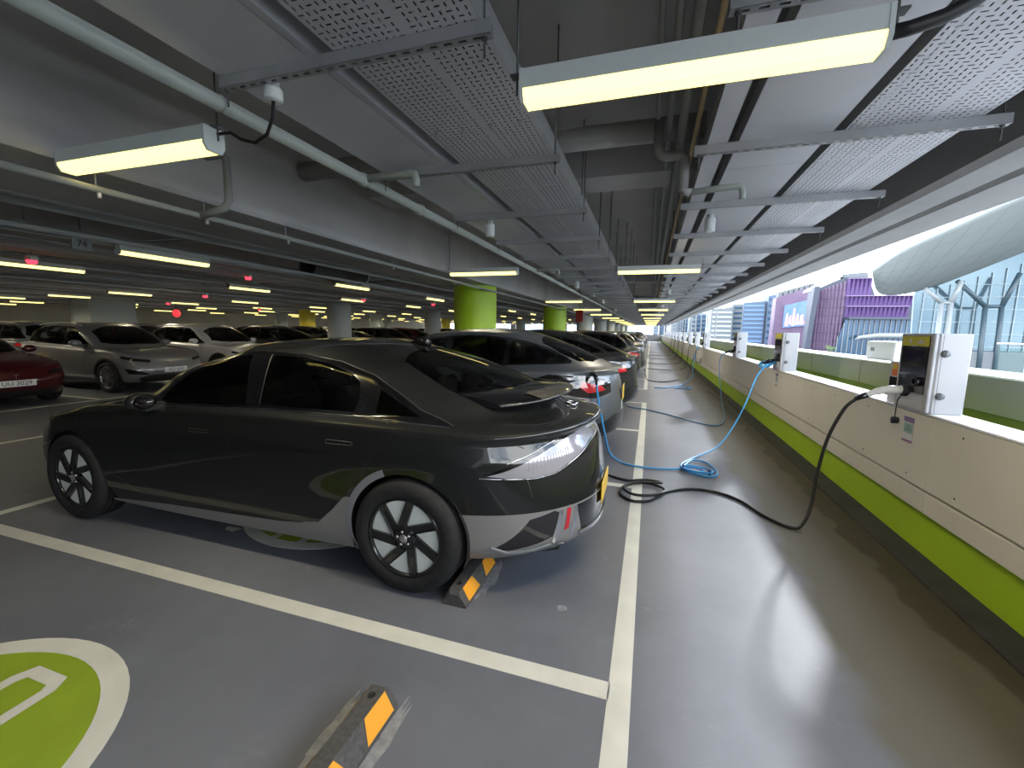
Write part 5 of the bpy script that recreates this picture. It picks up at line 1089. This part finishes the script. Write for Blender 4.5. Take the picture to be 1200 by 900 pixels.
# purple triangulated panels
for r, (za, zb, xs, xe) in enumerate(((8.5, 11.4, 32.4, 36.3), (6.7, 8.4, 32.4, 43.0), (4.75, 6.6, 32.5, 41.6))):
    x = xs; k = 0
    while x < xe - .3:
        w_ = .62; x1 = min(x + w_ * 1.0, xe); xm = x + w_ / 2
        zz = lambda z: 1.6 + (z - 1.6) * 2
        b = MB(); A = (x * 2, Y + 1.9, zz(za)); B_ = (x1 * 2, Y + 1.9, zz(za)); T_ = (xm * 2, Y + .9, zz(zb)); c1 = (x * 2, Y + 1.9, zz(zb)); c2 = (x1 * 2, Y + 1.9, zz(zb))
        b.add([A, B_, T_, c1, c2], [(0, 1, 2), (0, 2, 3), (1, 4, 2)]); b.obj('triangle_panel', PUR, t, recalc=False); x += w_; k += 1
    b = MB(); block(b, [(xs, zb - .03), (xe, zb - .03), (xe, zb + .1), (xs, zb + .1)], Y + .8, Y + 2); b.obj('panel_band', mat('pale_lilac', (0.203, 0.156, 0.265), .5), t)
b = MB(); block(b, [(32.6, 4.35), (43.4, 4.35), (43.4, 4.75), (32.6, 4.75)], Y - 2, Y + 2); b.obj('entrance_fascia', DGREY, t)
b = MB(); block(b, [(30.9, -3), (32.6, 4.5), (43.2, 4.5), (43.2, -3)], Y + .6, Y + 1.2); b.obj('glass_front', WGL, t)
for i in range(16):
    x = 31.6 + i * .75
    b = MB(); block(b, [(x, -3), (x + .09, -3), (x + .09, 4.4 if x > 32.6 else 4.4 - (32.6 - x) * 3), (x, 4.4 if x > 32.6 else 4.4 - (32.6 - x) * 3)], Y + .2, Y + .6); b.obj('glass_mullion', WST, t)
b = MB(); b.tube([EX(33.8, 89, .9), EX(34.5, 89, 1.25), EX(37, 89, 1.6), EX(43, 89, 1.7)], [.2, .7, .9, .9], 12); b.obj('porch_canopy', WST, t)
b = MB(); block(b, [(27.3, 9.4), (31.9, 11.9), (31.9, 12.4), (30.2, 11.9), (29.9, 11.3), (27.3, 9.8)], Y + 3, Y + 12); b.obj('roof_plant', mat('roof_grey', (.4, .42, .44), .7), t)
b = MB(); block(b, [(32, 11.7), (35.8, 11.7), (35.4, 12.6), (32, 12.3)], Y + 3, Y + 7); b.obj('roof_edge', PALEB, t)
b = MB(); b.prism([EX(26.5, 0, -3)[::2], EX(27.3, 0, -3)[::2], EX(28.0, 0, 10.0)[::2], EX(27.2, 0, 10.0)[::2]], Y - 1, Y + 1.8, axis='y'); b.obj('slanted_fin', DGREY, t)
# screen building
Y2 = 220
t = thing('screen_building', 'mauve building with a large lit pink and blue advertising screen, left of the purple hall', 'building', (0, 0, 0))
b = MB(); b.prism([EX(26.0, 0, -4)[::2], EX(34.0, 0, -4)[::2], EX(34.0, 0, 12.3)[::2], EX(26.3, 0, 9.6)[::2]], Y2, Y2 + 6, axis='y'); b.obj('building_mass', PINK, t)
scm = bpy.data.materials.new('advert_screen'); scm.use_nodes = True; tt = scm.node_tree; bs = tt.nodes['Principled BSDF']; tcn = tt.nodes.new('ShaderNodeTexCoord'); n_ = tt.nodes.new('ShaderNodeTexNoise'); n_.inputs['Scale'].default_value = .35; tt.links.new(tcn.outputs['Object'], n_.inputs['Vector']); rp = tt.nodes.new('ShaderNodeValToRGB'); rp.color_ramp.elements[0].position = .35; rp.color_ramp.elements[1].position = .7; rp.color_ramp.elements[0].color = (.10, .22, .50, 1); rp.color_ramp.elements[1].color = (.25, .35, .6, 1)
tt.links.new(n_.outputs['Fac'], rp.inputs['Fac']); tt.links.new(rp.outputs['Color'], bs.inputs['Emission Color']); bs.inputs['Emission Strength'].default_value = .35; bs.inputs['Base Color'].default_value = (.05, .1, .2, 1)
b = MB(); b.prism([EX(28.0, 0, 3.0)[::2], EX(33.2, 0, 3.6)[::2], EX(33.3, 0, 9.3)[::2], EX(28.0, 0, 7.9)[::2]], Y2 - .5, Y2, axis='y'); so_ = b.obj('advert_screen', scm, t)
b = MB()
for (x0, x1, z0, z1) in ((28.3, 28.9, 3.4, 6.3), (29.0, 29.5, 3.8, 5.8), (29.6, 30.2, 3.5, 7.4), (30.3, 30.9, 3.7, 6.2), (31.0, 31.8, 3.8, 6.0), (31.9, 32.8, 3.9, 4.9)): b.prism([EX(x0, 0, z0)[::2], EX(x1, 0, z0)[::2], EX(x1 - .12, 0, z1)[::2], EX(x0 + .15, 0, z1 - .3)[::2]], Y2 - .62, Y2 - .5, axis='y')
b.obj('screen_shapes', mat('screen_pink', (.6, .2, .3), .5, emit=(1, .35, .45), es=.5), so_)
b = MB()
for i in range(7): b.prism([EX(26.8 + i * 1.0, 0, 9.8 + i * .35)[::2], EX(27.5 + i, 0, 9.9 + i * .35)[::2], EX(27.5 + i, 0, 11.0 + i * .3)[::2], EX(26.8 + i, 0, 10.9 + i * .3)[::2]], Y2 + 1, Y2 + 5, axis='y')
b.obj('roof_plant', PALEB, t)
def tower(name, label, x0, x1, z1, Y_, m, floors, fm, z1b=None, step=None, sw=.4):
    t = thing(name, label, 'building', (0, 0, 0)); k = 2; b = MB(); b.prism([(x0 * k, -8), (x1 * k, -8), (x1 * k, 1.6 + ((z1b or z1) - 1.6) * k), (x0 * k, 1.6 + (z1 - 1.6) * k)], Y_ * k, Y_ * k + 8, axis='y'); b.obj('building_mass', m, t)
    H_ = z1 + 2; 
    for i in range(floors):
        z = -2.4 + H_ * (i + .5) / floors; b = MB(); b.box(x0 * k + .4, x1 * k - .4, Y_ * k - .25, Y_ * k, 1.6 + (z - 1.6) * k, 1.6 + (z - 1.6) * k + H_ / floors * k * sw); b.obj('window_band', fm, t)
    return t
tower('glass_tower', 'blue glass tower left of the screen building', 29.3, 31.4, 11.6, 130, BLUEB, 8, WGL, 12.0); tower('glass_tower', 'dark blue office tower between the louvred block and the screen building', 23.7, 28.9, 9.8, 131, BLUEB, 10, mat('dark_window_glass', (.12, .2, .34), .2), 10.3)
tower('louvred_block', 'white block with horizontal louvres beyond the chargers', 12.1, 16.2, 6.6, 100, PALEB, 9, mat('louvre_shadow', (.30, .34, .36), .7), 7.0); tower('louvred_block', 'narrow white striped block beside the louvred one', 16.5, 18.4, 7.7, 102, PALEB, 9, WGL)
rr_ = random.Random(4)
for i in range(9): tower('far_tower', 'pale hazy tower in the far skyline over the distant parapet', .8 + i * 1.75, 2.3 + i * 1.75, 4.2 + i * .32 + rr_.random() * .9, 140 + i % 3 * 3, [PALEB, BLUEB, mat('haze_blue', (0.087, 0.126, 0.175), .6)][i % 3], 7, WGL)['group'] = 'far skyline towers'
# windscreen posts along the far opening
for i in range(16):
    y = 24 + 3.4 * i; tag(MB().box(3.12, 3.18, y, y + .09, 1.29, 2.9).obj('glazing_post', WST), 'slim white post in the far part of the open side', 'post', 'posts in the far opening')
# terminal: glass wall, roof canopy, Y columns
t = thing('terminal_building', 'large glazed terminal under a curved pale canopy at the right', 'building', (0, 0, 0))
k = 2; yg = 90
b = MB(); b.prism([(21.3 * k, -8), (44 * k, -8), (44 * k, 26), (30 * k, 22), (27.6 * k, 18), (21.4 * k, 12.5), (20.9 * k, 8.2)], yg, yg + .4, axis='y'); b.obj('glass_wall', TGL, t)
for i in range(24):
    x = (21.5 + i * .85) * k; b = MB(); b.box(x, x + .12, yg - .2, yg, -8, min(24, 8.8 + (x / k - 21.4) * .72 * 1.0)); b.obj('wall_mullion', mat('mullion_pale', (0.234, 0.296, 0.328), .4), t)
for i in range(9):
    z = -6 + i * 2.0; x0 = 21.4 * k if z < 8 else (21.4 + (z - 8) * .9) * k; b = MB(); b.box(x0, 44 * k, yg - .15, yg, z, z + .1); b.obj('wall_transom', mat('mullion_pale', (0.234, 0.296, 0.328), .4), t)
b = MB(); b.prism([(20.5 * k, -8), (48 * k, -8), (48 * k, -.6), (20.5 * k, -.6)], yg - 3, yg + 3, axis='y'); b.obj('terrace_base', PALEB, t)
# canopy: curved soffit lofted between its upper outer edge and its lower inner edge
U = [EX(15.8, 40, 6.35), EX(17.3, 39.5, 7.7), EX(19.5, 39, 8.95), EX(22.3, 38, 10.5), EX(26, 37, 12.4), EX(32, 36, 15.4), EX(40, 34, 19)]
Lw = [EX(15.8, 40, 6.3), EX(17.0, 42, 5.2), EX(18.6, 44, 4.95), EX(20.7, 44.5, 5.25), EX(24.8, 45.5, 6.75), EX(32, 47, 9.8), EX(42, 49, 14)]
NU_ = 24; vs = []; 
Us = [Vector(p) for p in smooth(U, 4)]; Ls = [Vector(p) for p in smooth(Lw, 4)]
for a, c in zip(Us, Ls):
    for j in range(NU_ + 1):
        s_ = j / NU_; p = a.lerp(c, s_); p.z -= 1.2 * math.sin(PI * s_) * min(1, (a - c).length / 10); vs.append(p)
    for j in range(NU_ + 1):
        s_ = 1 - j / NU_; p = a.lerp(c, s_); p.z += 1.0 * math.sin(PI * s_) * min(1, (a - c).length / 10) + .6; vs.append(p)
M_ = 2 * (NU_ + 1); fs = [(i * M_ + j, i * M_ + (j + 1) % M_, (i + 1) * M_ + (j + 1) % M_, (i + 1) * M_ + j) for i in range(len(Us) - 1) for j in range(M_)]
b = MB(); b.s = True; b.add(vs, fs); b.obj('roof_canopy', CAN, t)
b = MB()
for j in range(4, NU_, 4): b.tube([vs[i * M_ + j] - Vector((0, 0, .05)) for i in range(1, len(Us))], .012, 4)
for i in range(2, len(Us), 2): b.tube([vs[i * M_ + j] - Vector((0, 0, .05)) for j in range(NU_ + 1)], .012, 4)
b.obj('soffit_joints', mat('soffit_joint', (0.174, 0.195, 0.187), .7), t)
def ycol(name, label, x, y, w, m, z0, z1, zf, r):
    b = MB(); b.tube([EX(x, y, z0), EX(x - .1 * w, y, zf)], r, 10); b.tube([EX(x - .1 * w, y, zf), EX(x - w, y, z1)], r, 10); b.tube([EX(x + .45 * w, y, z0), EX(x + .35 * w, y, zf)], r, 10); b.tube([EX(x + .35 * w, y, zf), EX(x + w * .7, y, z1 + .5)], r, 10); b.tube([EX(x - .1 * w, y, zf), EX(x + .35 * w, y, zf)], r * .8, 8)
    return tag(b.obj(name, m), label, 'column')
ycol('forked_column', 'white forked column holding the terminal canopy', 21.4, 42, 1.3, WST, -3, 5.3, 4.2, .32)
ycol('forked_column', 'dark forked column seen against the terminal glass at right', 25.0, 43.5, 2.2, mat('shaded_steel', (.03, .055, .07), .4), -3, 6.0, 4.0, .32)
# terrace rail
t = thing('terrace_railing', 'glass and steel terrace railing beyond the nearest charger', 'railing', (0, 0, 0))
for i in range(16): y = 13 - .9 * i; MB().box(8.3, 8.36, y, y + .05, .3, 1.42).obj('rail_post', mat('rail_steel', (.4, .44, .45), .4, .4), t)
MB().tube([(8.33, -2, 1.45), (8.33, 14, 1.45)], .025, 8).obj('hand_rail', WST, t)
MB().box(8.35, 8.362, -2, 14, .4, 1.35).obj('rail_glass', glass('rail_glass', (.86, .95, .93), ior=1.12), t)
tag(MB().box(4.6, 12, -6, 14.3, -.3, .3).obj('terrace_slab', PALEB), 'pale terrace slab under the outside railing', 'slab')
for i, (x, y) in enumerate(((10.2, 12.8), (10.9, 10.6), (24, 70), (27, 80))):
    b = MB(); r = random.Random(i)
    for k_ in range(60):
        a = r.uniform(0, 2 * PI); rr0 = .5 * math.sqrt(r.random()); p = Vector((rr0 * math.cos(a), rr0 * math.sin(a), r.uniform(0, .55))); d = Vector((r.uniform(-.1, .1), r.uniform(-.1, .1), r.uniform(-.05, .1))); q = d.orthogonal().normalized() * .06
        b.add([p - q, p + d, p + q, p - d], [(0, 1, 2, 3)])
    tag(b.obj('shrub', mat('leaf_green', (.07, .13, .02), .7), None, (x, y, .3 if i < 2 else -.6), recalc=False), 'low green shrub outside %s' % ('on the terrace nearer the railing end' if i == 0 else 'on the terrace closer to the camera' if i == 1 else 'by the terminal foot' if i == 2 else 'beyond by the purple hall'), 'shrub')
